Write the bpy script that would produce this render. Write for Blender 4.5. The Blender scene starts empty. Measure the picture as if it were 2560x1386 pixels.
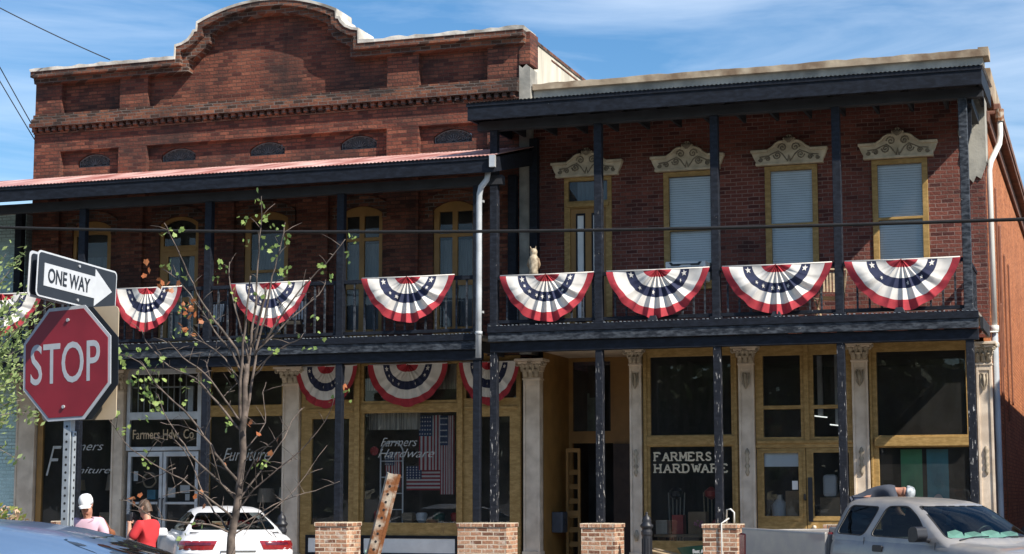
import bpy, bmesh, math, random
from math import sin, cos, pi, radians, sqrt, atan2
from mathutils import Vector, Matrix, Euler
from mathutils.geometry import tessellate_polygon
from mathutils.bvhtree import BVHTree
random.seed(7)
SC = bpy.context.scene
COL = SC.collection
# ---------------------------------------------------------------- camera
F_PX = 4438.0
CAM = Vector((10.5998, -30.6385, 1.6639))
YAW, PIT, ROL = -0.3232, 0.1234, -0.0002
FWD = Vector((sin(YAW)*cos(PIT), cos(YAW)*cos(PIT), sin(PIT)))
_R = Vector((cos(YAW), -sin(YAW), 0)); _U = _R.cross(FWD)
RGT = _R*cos(ROL) + _U*sin(ROL); UPV = -_R*sin(ROL) + _U*cos(ROL)
cd = bpy.data.cameras.new('camera'); cam = bpy.data.objects.new('camera', cd); COL.objects.link(cam)
cd.sensor_width = 36; cd.lens = F_PX/2560*36; cd.clip_end = 3000
cam.matrix_world = Matrix(((RGT.x, UPV.x, -FWD.x, CAM.x), (RGT.y, UPV.y, -FWD.y, CAM.y), (RGT.z, UPV.z, -FWD.z, CAM.z), (0, 0, 0, 1)))
SC.camera = cam
def ray(x, y): return FWD + RGT*((x-1280)/F_PX) - UPV*((y-693)/F_PX)
def at(x, y, Y):                      # survey helper: photo point on the plane at depth Y
    d = ray(x, y); return CAM + d*((Y-CAM.y)/d.y)
def atd(x, y, dep): return CAM + ray(x, y)*dep
# ---------------------------------------------------------------- sky, sun, exposure
SUN = Vector((1.0, -0.48, 1.0)).normalized()
world = bpy.data.worlds.new('World'); SC.world = world; world.use_nodes = True
nt = world.node_tree; nt.nodes.clear()
def N(t, kind, **kw):
    n = t.nodes.new(kind)
    for k, v in kw.items():
        if k in n.inputs: n.inputs[k].default_value = v
        else: setattr(n, k, v)
    return n
sky = N(nt, 'ShaderNodeTexSky', sky_type='NISHITA', sun_disc=False, sun_elevation=math.asin(SUN.z), sun_rotation=atan2(SUN.x, SUN.y), air_density=1.0, dust_density=0.3, ozone_density=2.5)
hs = N(nt, 'ShaderNodeHueSaturation', Saturation=1.28, Value=1.0)
nt.links.new(sky.outputs[0], hs.inputs['Color'])
tc = N(nt, 'ShaderNodeTexCoord')
mp = N(nt, 'ShaderNodeMapping'); mp.inputs['Rotation'].default_value = (0, 0.12, 0.3); mp.inputs['Scale'].default_value = (2.2, 2.2, 15)
nt.links.new(tc.outputs['Generated'], mp.inputs[0])
cn = N(nt, 'ShaderNodeTexNoise', Scale=1.7, Detail=7.0, Roughness=0.55, Distortion=0.6)
nt.links.new(mp.outputs[0], cn.inputs['Vector'])
cr = N(nt, 'ShaderNodeValToRGB'); cr.color_ramp.elements[0].position = 0.40; cr.color_ramp.elements[1].position = 0.90
cr.color_ramp.elements[0].color = (0, 0, 0, 1); cr.color_ramp.elements[1].color = (0.55, 0.55, 0.55, 1)
nt.links.new(cn.outputs['Fac'], cr.inputs[0])
cmx = N(nt, 'ShaderNodeMix', data_type='RGBA'); cmx.inputs['B'].default_value = (9.0, 9.8, 10.8, 1)
nt.links.new(cr.outputs[0], cmx.inputs['Factor']); nt.links.new(hs.outputs[0], cmx.inputs['A'])
bg = N(nt, 'ShaderNodeBackground', Strength=0.098); wo = N(nt, 'ShaderNodeOutputWorld')
nt.links.new(cmx.outputs['Result'], bg.inputs[0]); nt.links.new(bg.outputs[0], wo.inputs[0])
sd = bpy.data.lights.new('sun', 'SUN'); sd.energy = 5.0; sd.angle = radians(0.53); sd.color = (1.0, 0.93, 0.82)
sun = bpy.data.objects.new('sun', sd); COL.objects.link(sun); sun.rotation_euler = (-SUN).to_track_quat('-Z', 'Y').to_euler()
SC.view_settings.view_transform = 'Standard'; SC.view_settings.look = 'None'; SC.view_settings.exposure = 0.57; SC.view_settings.gamma = 1
SC.render.engine = 'CYCLES'
SC.cycles.max_bounces = 6; SC.cycles.transparent_max_bounces = 12; SC.cycles.caustics_reflective = False; SC.cycles.caustics_refractive = False
SC.cycles.use_denoising = True

# ---------------------------------------------------------------- materials
def newmat(name):
    m = bpy.data.materials.new(name); m.use_nodes = True
    t = m.node_tree; b = t.nodes['Principled BSDF']
    return m, t, b
def mixc(t, a, b, f, mode='MIX'):
    n = N(t, 'ShaderNodeMix', data_type='RGBA', blend_type=mode)
    for s, v in (('A', a), ('B', b), ('Factor', f)):
        if hasattr(v, 'is_output'): t.links.new(v, n.inputs[s])
        else: n.inputs[s].default_value = (v if s == 'Factor' else (*v, 1) if len(v) == 3 else v)
    return n.outputs['Result']
def ramp(t, src, p0, p1, c0=(0, 0, 0), c1=(1, 1, 1)):
    n = N(t, 'ShaderNodeValToRGB'); e = n.color_ramp.elements
    e[0].position, e[1].position = p0, p1; e[0].color = (*c0, 1); e[1].color = (*c1, 1)
    t.links.new(src, n.inputs[0]); return n.outputs[0]
def noise(t, scale, detail=4, vec=None, rough=0.5):
    n = N(t, 'ShaderNodeTexNoise', Scale=scale, Detail=detail, Roughness=rough)
    if vec: t.links.new(vec, n.inputs['Vector'])
    return n.outputs['Fac']
def pos(t, sc=(1, 1, 1), obj=False):
    c = N(t, 'ShaderNodeTexCoord').outputs['Object'] if obj else N(t, 'ShaderNodeNewGeometry').outputs['Position']
    m = N(t, 'ShaderNodeMapping'); m.inputs['Scale'].default_value = sc
    t.links.new(c, m.inputs[0]); return m.outputs[0]
def addbump(t, b, h, s=0.4, d=0.01):
    n = N(t, 'ShaderNodeBump', Strength=s, Distance=d); t.links.new(h, n.inputs['Height']); t.links.new(n.outputs[0], b.inputs['Normal'])
def pm(name, col, rough=0.6, var=0.18, vs=5, bump=0.0, bs=40, col2=None, metal=0.0, sc=(1, 1, 1), coat=0, obj=False, lo=0.35, hi=0.65, spec=0.5):
    m, t, b = newmat(name)
    p = pos(t, sc, obj)
    f = ramp(t, noise(t, vs, 6, p), lo, hi)
    a = tuple(c*(1-var) for c in col); z = col2 or tuple(min(1, c*(1+var)) for c in col)
    t.links.new(mixc(t, a, z, f), b.inputs['Base Color'])
    b.inputs['Roughness'].default_value = rough; b.inputs['Metallic'].default_value = metal
    b.inputs['Coat Weight'].default_value = coat; b.inputs['Coat Roughness'].default_value = 0.04
    b.inputs['Specular IOR Level'].default_value = spec
    if bump: addbump(t, b, noise(t, bs, 4, p), bump)
    return m
def painted(name, col, under, amount, sc=(9, 9, 2.2), wash=None, rough=0.62, spec=0.22):
    """old paint that has worn through to what is under it"""
    m, t, b = newmat(name)
    p = pos(t, sc); n1 = noise(t, 2.3, 8, p, 0.62)
    p2 = pos(t, (1, 1, 1)); n2 = noise(t, 2.1, 3, p2)
    base = mixc(t, tuple(c*0.8 for c in col), wash or tuple(c*1.3 for c in col), ramp(t, noise(t, 5, 6, pos(t, (1.4, 3, 4)), 0.65), 0.42, 0.64))
    f = ramp(t, n1, 0.67-amount, 0.69-amount)
    k = mixc(t, (0, 0, 0), f, ramp(t, n2, 0.40, 0.58))
    c = mixc(t, base, under, k)
    t.links.new(c, b.inputs['Base Color']); b.inputs['Roughness'].default_value = rough; b.inputs['Specular IOR Level'].default_value = spec
    addbump(t, b, n1, 0.35, 0.006)
    return m
def brick(name, dark, mid, light, mortar, bw=0.215, rh=0.075, ms=0.011, stain=(0.03, 0.028, 0.028), st=0.5, bump=0.9, pale=None, sq=0.0, burnt=0.30):
    m, t, b = newmat(name)
    g = N(t, 'ShaderNodeNewGeometry').outputs['Position']
    s = N(t, 'ShaderNodeSeparateXYZ'); t.links.new(g, s.inputs[0])
    ad = N(t, 'ShaderNodeMath', operation='ADD'); t.links.new(s.outputs[0], ad.inputs[0]); t.links.new(s.outputs[1], ad.inputs[1])
    nz = noise(t, 3.0, 2, g)                                   # courses are never perfectly straight
    md = N(t, 'ShaderNodeMath', operation='MULTIPLY_ADD'); md.inputs[1].default_value = 0.03; t.links.new(nz, md.inputs[0]); t.links.new(s.outputs[2], md.inputs[2])
    c = N(t, 'ShaderNodeCombineXYZ'); t.links.new(ad.outputs[0], c.inputs[0]); t.links.new(md.outputs[0], c.inputs[1])
    br = N(t, 'ShaderNodeTexBrick', Scale=1.0); br.inputs['Color1'].default_value = (0, 0, 0, 1); br.inputs['Color2'].default_value = (1, 1, 1, 1); br.inputs['Mortar'].default_value = (0.5, 0.5, 0.5, 1)
    br.inputs['Mortar Size'].default_value = ms; br.inputs['Mortar Smooth'].default_value = 0.3; br.inputs['Brick Width'].default_value = bw; br.inputs['Row Height'].default_value = rh; br.inputs['Bias'].default_value = 0.0
    t.links.new(c.outputs[0], br.inputs['Vector'])
    r = N(t, 'ShaderNodeValToRGB'); e = r.color_ramp.elements; e[0].position = 0.0; e[0].color = (*dark, 1); e[1].position = 1.0; e[1].color = (*light, 1)
    for p_, c_ in ((burnt, dark), (burnt+0.08, mid), (0.8, tuple((x+y)/2 for x, y in zip(mid, light)))):
        q = e.new(p_); q.color = (*c_, 1)
    t.links.new(br.outputs['Color'], r.inputs[0])
    fine = ramp(t, noise(t, 38, 4, g), 0.3, 0.75, (0.72, 0.72, 0.72), (1.2, 1.2, 1.2))
    bc = mixc(t, r.outputs[0], fine, 1.0, 'MULTIPLY')
    if pale: bc = mixc(t, bc, pale, mixc(t, (0, 0, 0), (0.7, 0.7, 0.7), ramp(t, noise(t, 9, 5, g), 0.55, 0.68)))
    col = mixc(t, bc, mixc(t, mortar, tuple(x*0.6 for x in mortar), ramp(t, noise(t, 1.3, 4, g), 0.4, 0.62)), br.outputs['Fac'])
    sf = ramp(t, noise(t, 0.9, 7, pos(t, (1, 1, 1.3)), 0.6), 0.43, 0.70, (0, 0, 0), (st, st, st))
    col = mixc(t, col, stain, sf)
    col = mixc(t, col, tuple(c*.8 for c in stain), ramp(t, noise(t, 1.0, 5, pos(t, (2.6, 2.6, .35)), .6), .52, .74, (0, 0, 0), (st*.75, st*.75, st*.75)))
    t.links.new(col, b.inputs['Base Color']); b.inputs['Roughness'].default_value = 0.9; b.inputs['Specular IOR Level'].default_value = 0.2
    h = N(t, 'ShaderNodeMath', operation='MULTIPLY_ADD'); h.inputs[1].default_value = -1.0
    t.links.new(br.outputs['Fac'], h.inputs[0]); t.links.new(noise(t, 26, 5, g), h.inputs[2])
    addbump(t, b, h.outputs[0], bump, 0.012)
    return m
def glassmat(name, tint=(0.8, 0.85, 0.85), refl=1.0, rough=0.0, dust=0.0):
    m = bpy.data.materials.new(name); m.use_nodes = True; t = m.node_tree; t.nodes.clear()
    o = N(t, 'ShaderNodeOutputMaterial'); tr = N(t, 'ShaderNodeBsdfTransparent', Color=(*tint, 1)); gl = N(t, 'ShaderNodeBsdfGlossy', Roughness=rough)
    gl.inputs['Color'].default_value = (refl, refl, refl, 1)
    fr = N(t, 'ShaderNodeFresnel', IOR=1.5); mx = N(t, 'ShaderNodeMixShader')
    t.links.new(fr.outputs[0], mx.inputs[0]); t.links.new(tr.outputs[0], mx.inputs[1]); t.links.new(gl.outputs[0], mx.inputs[2])
    if dust:                                                      # a film of dust and wipe marks on the pane
        df = N(t, 'ShaderNodeBsdfDiffuse', Color=(.42, .41, .39, 1)); m2 = N(t, 'ShaderNodeMixShader')
        t.links.new(ramp(t, noise(t, 1.1, 6, pos(t, (1.2, 1, .5)), .6), .3, .75, (dust*.35,)*3, (dust*1.5,)*3), m2.inputs[0]); t.links.new(mx.outputs[0], m2.inputs[1]); t.links.new(df.outputs[0], m2.inputs[2]); t.links.new(m2.outputs[0], o.inputs[0])
    else: t.links.new(mx.outputs[0], o.inputs[0])
    return m
M = {}
M['brick_old'] = brick('weathered_red_brick', (0.095, 0.034, 0.027), (0.155, 0.053, 0.037), (0.265, 0.10, 0.063), (0.13, 0.075, 0.058), st=0.78, bump=1.0, ms=0.009, burnt=0.14)
M['brick_band'] = brick('sooty_brick', (0.07, 0.04, 0.03), (0.15, 0.06, 0.04), (0.26, 0.11, 0.065), (0.2, 0.17, 0.15), st=0.75, ms=0.010)
M['brick_right'] = brick('dark_red_brick', (0.10, 0.034, 0.030), (0.165, 0.053, 0.041), (0.245, 0.084, 0.062), (0.27, 0.175, 0.15), st=0.4, ms=0.009, burnt=0.12)
M['brick_side'] = brick('orange_washed_brick', (0.36, 0.125, 0.055), (0.50, 0.175, 0.075), (0.60, 0.235, 0.105), (0.34, 0.15, 0.08), st=0.42, ms=0.011, stain=(0.2, 0.085, 0.045), burnt=0.15)
M['brick_pier'] = brick('new_buff_brick', (0.20, 0.095, 0.06), (0.40, 0.20, 0.12), (0.52, 0.31, 0.2), (0.62, 0.52, 0.40), bw=0.22, rh=0.076, ms=0.011, st=0.06, pale=(0.6, 0.5, 0.42), burnt=0.25, bump=0.6)
M['brick_teal'] = brick('teal_painted_brick', (0.48, 0.66, 0.66), (0.53, 0.71, 0.71), (0.58, 0.75, 0.75), (0.46, 0.63, 0.63), st=0.2, stain=(0.26, 0.38, 0.39), bump=0.5)
M['stucco'] = pm('aged_stucco', (0.46, 0.42, 0.34), 0.9, 0.25, 1.3, 0.5, 14, col2=(0.66, 0.61, 0.50), sc=(1.4, 1.4, 0.35))
M['stucco_grey'] = pm('grey_cement_render', (0.27, 0.265, 0.24), 0.9, 0.3, 2.2, 0.6, 16, col2=(0.40, 0.38, 0.33))
M['cap_white'] = pm('lumpy_white_coping', (0.34, 0.31, 0.27), 0.85, 0.4, 2.2, 0.9, 12, col2=(0.70, 0.67, 0.60))
M['cap_tan'] = pm('tan_parapet_cap', (0.26, 0.175, 0.11), 0.9, 0.3, 2.5, 0.9, 9, col2=(0.43, 0.35, 0.25))
M['black_paint'] = painted('black_paint', (0.008, 0.010, 0.016), (0.42, 0.42, 0.42), -0.04, wash=(0.014, 0.018, 0.028))
M['black_part'] = painted('partly_worn_black_paint', (0.009, 0.011, 0.017), (0.40, 0.36, 0.31), 0.015, sc=(12, 12, 3), wash=(0.02, 0.024, 0.035))
M['black_worn'] = painted('flaking_black_paint', (0.010, 0.012, 0.018), (0.50, 0.48, 0.455), 0.072, sc=(13, 13, 2.6), wash=(0.018, 0.021, 0.03))
M['black_grey'] = painted('chalky_black_paint', (0.016, 0.020, 0.028), (0.36, 0.34, 0.30), 0.0, sc=(2.5, 2.5, 9), wash=(0.075, 0.085, 0.10))
M['soffit'] = pm('dark_soffit', (0.02, 0.022, 0.028), 0.8, 0.3, 3)
M['deck_wood'] = pm('weathered_deck_boards', (0.24, 0.215, 0.185), 0.85, 0.3, 3, sc=(1, 6, 1))
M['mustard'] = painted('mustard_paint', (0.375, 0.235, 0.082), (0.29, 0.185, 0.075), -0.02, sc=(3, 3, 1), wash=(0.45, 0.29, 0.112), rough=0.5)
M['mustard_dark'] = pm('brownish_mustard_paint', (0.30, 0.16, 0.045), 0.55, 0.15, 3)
M['cream'] = pm('cream_cast_iron', (0.62, 0.50, 0.38), 0.6, 0.12, 4, 0.25, 30, col2=(0.74, 0.62, 0.49))
M['cream_dark'] = pm('dark_cream_relief', (0.36, 0.30, 0.22), 0.7, 0.3, 9, 0.3, 30)  # relief and capital leaves, a darker tone of the cream
M['hood'] = pm('sandstone_coloured_metal', (0.55, 0.46, 0.33), 0.7, 0.18, 6, 0.2, 30, col2=(0.66, 0.56, 0.42))
M['hood_deep'] = pm('dark_hood_relief', (0.20, 0.165, 0.12), 0.8, 0.25, 9)  # scrollwork tone, darker than the hood itself
M['roof_red'] = pm('faded_red_tin', (0.52, 0.19, 0.16), 0.42, 0.25, 1.2, col2=(0.80, 0.53, 0.48), metal=0.0, spec=0.6, sc=(2.2, .6, 1))
M['tin'] = pm('galvanised_tin', (0.45, 0.46, 0.47), 0.4, 0.2, 4, metal=0.6)
M['glass'] = glassmat('window_glass', (0.97, 0.98, 0.98), dust=.05)
M['glass_dark'] = glassmat('old_dim_glass', (0.45, 0.5, 0.52), dust=.06)
M['carglass'] = glassmat('tinted_car_glass', (0.30, 0.36, 0.36), .55)
M['windscreen_glass'] = glassmat('windscreen_glass', (0.55, 0.68, 0.66), .75)
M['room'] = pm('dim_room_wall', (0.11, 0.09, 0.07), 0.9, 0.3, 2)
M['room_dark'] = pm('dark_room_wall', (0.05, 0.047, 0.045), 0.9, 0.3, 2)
M['blind'] = pm('pale_blind', (0.86, 0.90, 0.92), 0.6, 0.04, 3)
M['white'] = pm('white_paint', (0.80, 0.80, 0.78), 0.5, 0.06, 4)
M['lettering_cream'] = pm('cream_lettering', (0.60, 0.53, 0.38), 0.5, 0.1, 8)
M['lettering_tan'] = pm('faded_gold_lettering', (0.48, 0.36, 0.22), 0.5, 0.2, 8)
M['lettering_grey'] = pm('grey_script_lettering', (0.42, 0.42, 0.40), 0.5, 0.15, 8)
M['asphalt'] = pm('asphalt', (0.19, 0.18, 0.165), 0.9, 0.3, 3, 0.5, 60)
M['concrete'] = pm('pavement_concrete', (0.36, 0.34, 0.31), 0.9, 0.2, 2, 0.3, 30)
M['alu'] = pm('dull_aluminium', (0.52, 0.53, 0.54), 0.4, 0.15, 4, metal=0.35)
M['galv'] = pm('galvanised_steel', (0.42, 0.46, 0.49), 0.42, 0.15, 14, metal=0.45)
M['hole'] = pm('dark_hole', (0.012, 0.012, 0.014), 0.9, 0.1, 3)
M['rust'] = pm('rusty_steel', (0.30, 0.105, 0.03), 0.85, 0.4, 9, 0.4, 60, col2=(0.40, 0.34, 0.27), lo=0.45, hi=0.58)
M['iron'] = pm('black_iron', (0.016, 0.017, 0.022), 0.45, 0.2, 8)
M['rubber'] = pm('black_rubber', (0.015, 0.015, 0.016), 0.8, 0.2, 8)
M['pvc'] = pm('white_downpipe', (0.66, 0.65, 0.60), 0.45, 0.15, 2.2, sc=(1, 1, 0.5))
M['pvc_grey'] = pm('grey_downpipe', (0.34, 0.37, 0.40), 0.5, 0.15, 2.2)
M['red_cloth'] = pm('red_bunting_cloth', (0.36, 0.028, 0.040), 0.85, 0.12, 12)
M['white_cloth'] = pm('off_white_bunting_cloth', (0.66, 0.63, 0.585), 0.85, 0.07, 9)
M['blue_cloth'] = pm('navy_bunting_cloth', (0.016, 0.022, 0.060), 0.85, 0.12, 12)
M['sign_red'] = pm('stop_sign_red', (0.27, 0.018, 0.030), 0.42, 0.12, 5)
M['sign_white'] = pm('reflective_white', (0.50, 0.52, 0.545), 0.35, 0.05, 18)
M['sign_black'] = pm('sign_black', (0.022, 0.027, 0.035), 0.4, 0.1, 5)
M['sign_tan'] = pm('tan_sign_plate', (0.56, 0.45, 0.31), 0.55, 0.12, 3)  # plain tan for the rear plate
M['bark'] = pm('smooth_grey_bark', (0.13, 0.10, 0.085), 0.85, 0.3, 16, 0.4, 60, col2=(0.30, 0.25, 0.21))
M['twig'] = pm('twig_bark', (0.062, 0.048, 0.041), 0.85, 0.35, 9, col2=(0.18, 0.14, 0.115))

def leafmat(name, a, b_, tl=0.35):
    m, t, b = newmat(name)
    o = N(t, 'ShaderNodeOutputMaterial') if False else t.nodes['Material Output']
    f = ramp(t, noise(t, 7, 3, pos(t)), 0.35, 0.65); c = mixc(t, a, b_, f)
    t.links.new(c, b.inputs['Base Color']); b.inputs['Roughness'].default_value = 0.55
    tr = N(t, 'ShaderNodeBsdfTranslucent'); t.links.new(c, tr.inputs[0]); mx = N(t, 'ShaderNodeMixShader'); mx.inputs[0].default_value = tl
    t.links.new(b.outputs[0], mx.inputs[1]); t.links.new(tr.outputs[0], mx.inputs[2]); t.links.new(mx.outputs[0], o.inputs[0])
    return m
M['leaf'] = leafmat('young_leaf', (0.17, 0.27, 0.07), (0.36, 0.46, 0.13))
M['leaf_dry'] = leafmat('dry_orange_leaf', (0.36, 0.10, 0.03), (0.46, 0.19, 0.08))
M['leaf_willow'] = leafmat('small_willow_leaf', (0.15, 0.22, 0.07), (0.36, 0.44, 0.17), 0.3)
M['leaf_bush'] = leafmat('bush_leaf', (0.09, 0.15, 0.03), (0.28, 0.30, 0.06), 0.3)
M['flower'] = leafmat('faded_flower', (0.55, 0.33, 0.2), (0.62, 0.45, 0.32), 0.3)

# ---------------------------------------------------------------- mesh helpers
class MB:
    def __init__(s): s.v = []; s.f = []; s.m = []
    def add(s, vs, fs, mi=0):
        o = len(s.v); s.v += [tuple(v) for v in vs]; s.f += [tuple(i+o for i in f) for f in fs]; s.m += [mi]*len(fs); return s
    def box(s, x0, x1, y0, y1, z0, z1, mi=0):
        vs = [(x, y, z) for z in (z0, z1) for y in (y0, y1) for x in (x0, x1)]
        return s.add(vs, [(0, 2, 3, 1), (4, 5, 7, 6), (0, 1, 5, 4), (2, 6, 7, 3), (0, 4, 6, 2), (1, 3, 7, 5)], mi)
    def tube(s, pts, r, n=8, mi=0, cap=True, flat=1.0):
        pts = [Vector(p) for p in pts]; k = len(pts); rs = r if isinstance(r, (list, tuple)) else [r]*k
        vs = []; ref = None
        for i, p in enumerate(pts):
            d = (pts[min(i+1, k-1)] - pts[max(i-1, 0)]).normalized()
            if ref is None: ref = Vector((0, 0, 1)) if abs(d.z) < 0.9 else Vector((1, 0, 0))
            a = (ref - d*ref.dot(d)).normalized(); b = d.cross(a); ref = a
            vs += [p + (a*cos(2*pi*j/n) + b*sin(2*pi*j/n)*flat)*rs[i] for j in range(n)]
        fs = [(i*n+j, i*n+(j+1) % n, (i+1)*n+(j+1) % n, (i+1)*n+j) for i in range(k-1) for j in range(n)]
        if cap: fs += [tuple(range(n-1, -1, -1)), tuple(range((k-1)*n, k*n))]
        return s.add(vs, fs, mi)
    def lathe(s, prof, c=(0, 0, 0), n=16, mi=0, sq=False):
        vs = []
        for r, z in prof:
            for j in range(n):
                a = 2*pi*(j+0.5)/n; k = 1/max(abs(cos(a)), abs(sin(a))) if sq else 1
                vs.append((c[0]+r*cos(a)*k, c[1]+r*sin(a)*k, c[2]+z))
        k = len(prof)
        fs = [(i*n+j, i*n+(j+1) % n, (i+1)*n+(j+1) % n, (i+1)*n+j) for i in range(k-1) for j in range(n)]
        fs += [tuple(range(n-1, -1, -1)), tuple(range((k-1)*n, k*n))]
        return s.add(vs, fs, mi)
    def plate(s, outer, holes, y0, y1, mi=0, axis='y', back=True):
        """flat polygon (with holes) in XZ, extruded from y0 (front) to y1; axis 'x' maps (a,b)->(y,z), 'z' maps to (x,y)"""
        def P(a, b, d): return (a, d, b) if axis == 'y' else (d, a, b) if axis == 'x' else (a, b, d)
        loops = [outer] + list(holes); flat = [p for l in loops for p in l]; n = len(flat)
        tris = tessellate_polygon([[Vector((p[0], p[1], 0)) for p in l] for l in loops])
        vs = [P(p[0], p[1], y0) for p in flat] + [P(p[0], p[1], y1) for p in flat]
        fs = [tuple(t) for t in tris]
        if back: fs += [tuple(i+n for i in reversed(t)) for t in tris]
        o = 0
        for l in loops:
            k = len(l)
            for i in range(k): fs.append((o+i, o+(i+1) % k, n+o+(i+1) % k, n+o+i))
            o += k
        return s.add(vs, fs, mi)
    def grid(s, fn, nu, nv, mi=0, closed=False):
        vs = [fn(i/(nu-1), j/(nv-1)) for i in range(nu) for j in range(nv)]
        fs = [(i*nv+j, i*nv+j+1, (i+1)*nv+j+1, (i+1)*nv+j) for i in range(nu-1) for j in range(nv-1)]
        if callable(mi):
            o = len(s.v); s.v += [tuple(v) for v in vs]
            for k, f in enumerate(fs): s.f.append(tuple(q+o for q in f)); s.m.append(mi((k//(nv-1)+0.5)/(nu-1), (k % (nv-1)+0.5)/(nv-1)))
            return s
        return s.add(vs, fs, mi)
    def xf(s, mat):
        s.v = [tuple(mat @ Vector(v)) for v in s.v]; return s
    def build(s, name, mats, parent=None, bevel=0.0, smooth=False, off=None, label=None, fixn=True, weld=False):
        me = bpy.data.meshes.new(name); off = off or (OFF.get(parent.name, Vector()) if parent else Vector())
        me.from_pydata([tuple(Vector(v)-off) for v in s.v], [], s.f)
        for m in (mats if isinstance(mats, (list, tuple)) else [mats]): me.materials.append(M[m] if isinstance(m, str) else m)
        me.polygons.foreach_set('material_index', s.m)
        if fixn:
            bm = bmesh.new(); bm.from_mesh(me)
            if weld: bmesh.ops.remove_doubles(bm, verts=bm.verts, dist=1e-5)
            bmesh.ops.recalc_face_normals(bm, faces=bm.faces); bm.to_mesh(me); bm.free()
        if smooth: me.polygons.foreach_set('use_smooth', [True]*len(me.polygons))
        o = bpy.data.objects.new(name, me); COL.objects.link(o)
        if parent is not None: o.parent = parent; OFF[o.name] = off
        else: o.location = off
        if bevel:
            b = o.modifiers.new('bevel', 'BEVEL'); b.width = bevel; b.segments = 2; b.limit_method = 'ANGLE'
        if smooth == 'angle':
            try: me.set_sharp_from_angle(angle=radians(35))
            except Exception: pass
        if label: o['label'] = label
        return o
OFF = {}
def tag(o, label, cat, group=None):
    o['label'] = label; o['category'] = cat
    if group: o['group'] = group
    return o
def thing(name, label, cat, loc=(0, 0, 0), group=None, local=False):
    o = bpy.data.objects.new(name, None); COL.objects.link(o); o.location = loc; o.empty_display_size = 0.2
    OFF[o.name] = Vector() if local else Vector(loc)
    return tag(o, label, cat, group)
def structure(o): o['kind'] = 'structure'; return o
def clone(o, parent=None, name=None):
    c = o.copy(); COL.objects.link(c)
    if parent is not None: c.parent = parent
    for ch in list(o.children): clone(ch, c)
    return c
def text(body, w, h, mats, parent, loc, name='lettering', shear=0.0, bold=0.0, ext=0.003, rot=None, fit=True, label=None):
    """lettering w wide and h high, lower left corner at loc, in the XZ plane"""
    cu = bpy.data.curves.new('font', 'FONT'); cu.body = body; cu.size = 1; cu.shear = shear; cu.offset = bold; cu.extrude = ext; cu.resolution_u = 4
    tmp = bpy.data.objects.new('tmp', cu); COL.objects.link(tmp)
    me = bpy.data.meshes.new_from_object(tmp.evaluated_get(bpy.context.evaluated_depsgraph_get()))
    bpy.data.objects.remove(tmp); me.name = name
    xs = [v.co.x for v in me.vertices]; ys = [v.co.y for v in me.vertices]
    sx = w/(max(xs)-min(xs)); sy = h/(max(ys)-min(ys)); x0, y0 = min(xs), min(ys)
    off = OFF.get(parent.name, Vector()) if parent else Vector()
    for v in me.vertices:
        p = Vector(((v.co.x-x0)*sx, -v.co.z, (v.co.y-y0)*sy))
        if rot: p = rot @ p
        v.co = p + Vector(loc) - off
    me.materials.clear(); me.materials.append(M[mats])
    o = bpy.data.objects.new(name, me); COL.objects.link(o); o.parent = parent
    if label: o['label'] = label
    return o
def rect(x0, x1, z0, z1): return [(x0, z0), (x1, z0), (x1, z1), (x0, z1)]
def arch(x0, x1, z0, z1, rise, n=10):
    """rectangle with a segmental arch on top, crown at z1"""
    c = (x0+x1)/2; hw = (x1-x0)/2; R = (hw*hw+rise*rise)/(2*rise); zc = z1-R; a = math.asin(min(1, hw/R))
    return [(x0, z0), (x1, z0)] + [(c+R*sin(a-2*a*i/n), zc+R*cos(a-2*a*i/n)) for i in range(n+1)]
def rrect(x0, x1, z0, z1, r, n=5):
    o = []
    for cx, cz, a0 in ((x1-r, z0+r, -pi/2), (x1-r, z1-r, 0), (x0+r, z1-r, pi/2), (x0+r, z0+r, pi)):
        o += [(cx+r*cos(a0+pi/2*i/n), cz+r*sin(a0+pi/2*i/n)) for i in range(n+1)]
    return o
def circ(cx, cz, r, n=14): return [(cx+r*cos(2*pi*i/n), cz+r*sin(2*pi*i/n)) for i in range(n)]
def star(cx, cz, r, rot=0): return [(cx+(r if i % 2 == 0 else r*0.4)*sin(rot+pi*i/5), cz+(r if i % 2 == 0 else r*0.4)*cos(rot+pi*i/5)) for i in range(10)]

# ================================================================ SETTING
g = MB(); g.add([(-1500, -1500, 0), (1500, -1500, 0), (1500, 1500, 0), (-1500, 1500, 0)], [(0, 1, 2, 3)]); structure(g.build('street', 'asphalt'))
g = MB(); g.box(-40, 11.0, -0.55, 2.6, 0.004, 0.14); structure(g.build('pavement', 'concrete', bevel=0.01))
g = MB(); g.box(-40, 11.0, -0.72, -0.553, 0.004, 0.135); structure(g.build('kerb', 'concrete', bevel=0.02))
WH = M['white']
g = MB()
for i in range(9): g.box(-9+i*2.75, -8.9+i*2.75, -5.6, -0.75, 0.004, 0.008)
structure(g.build('parking_line', 'white'))

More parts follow.
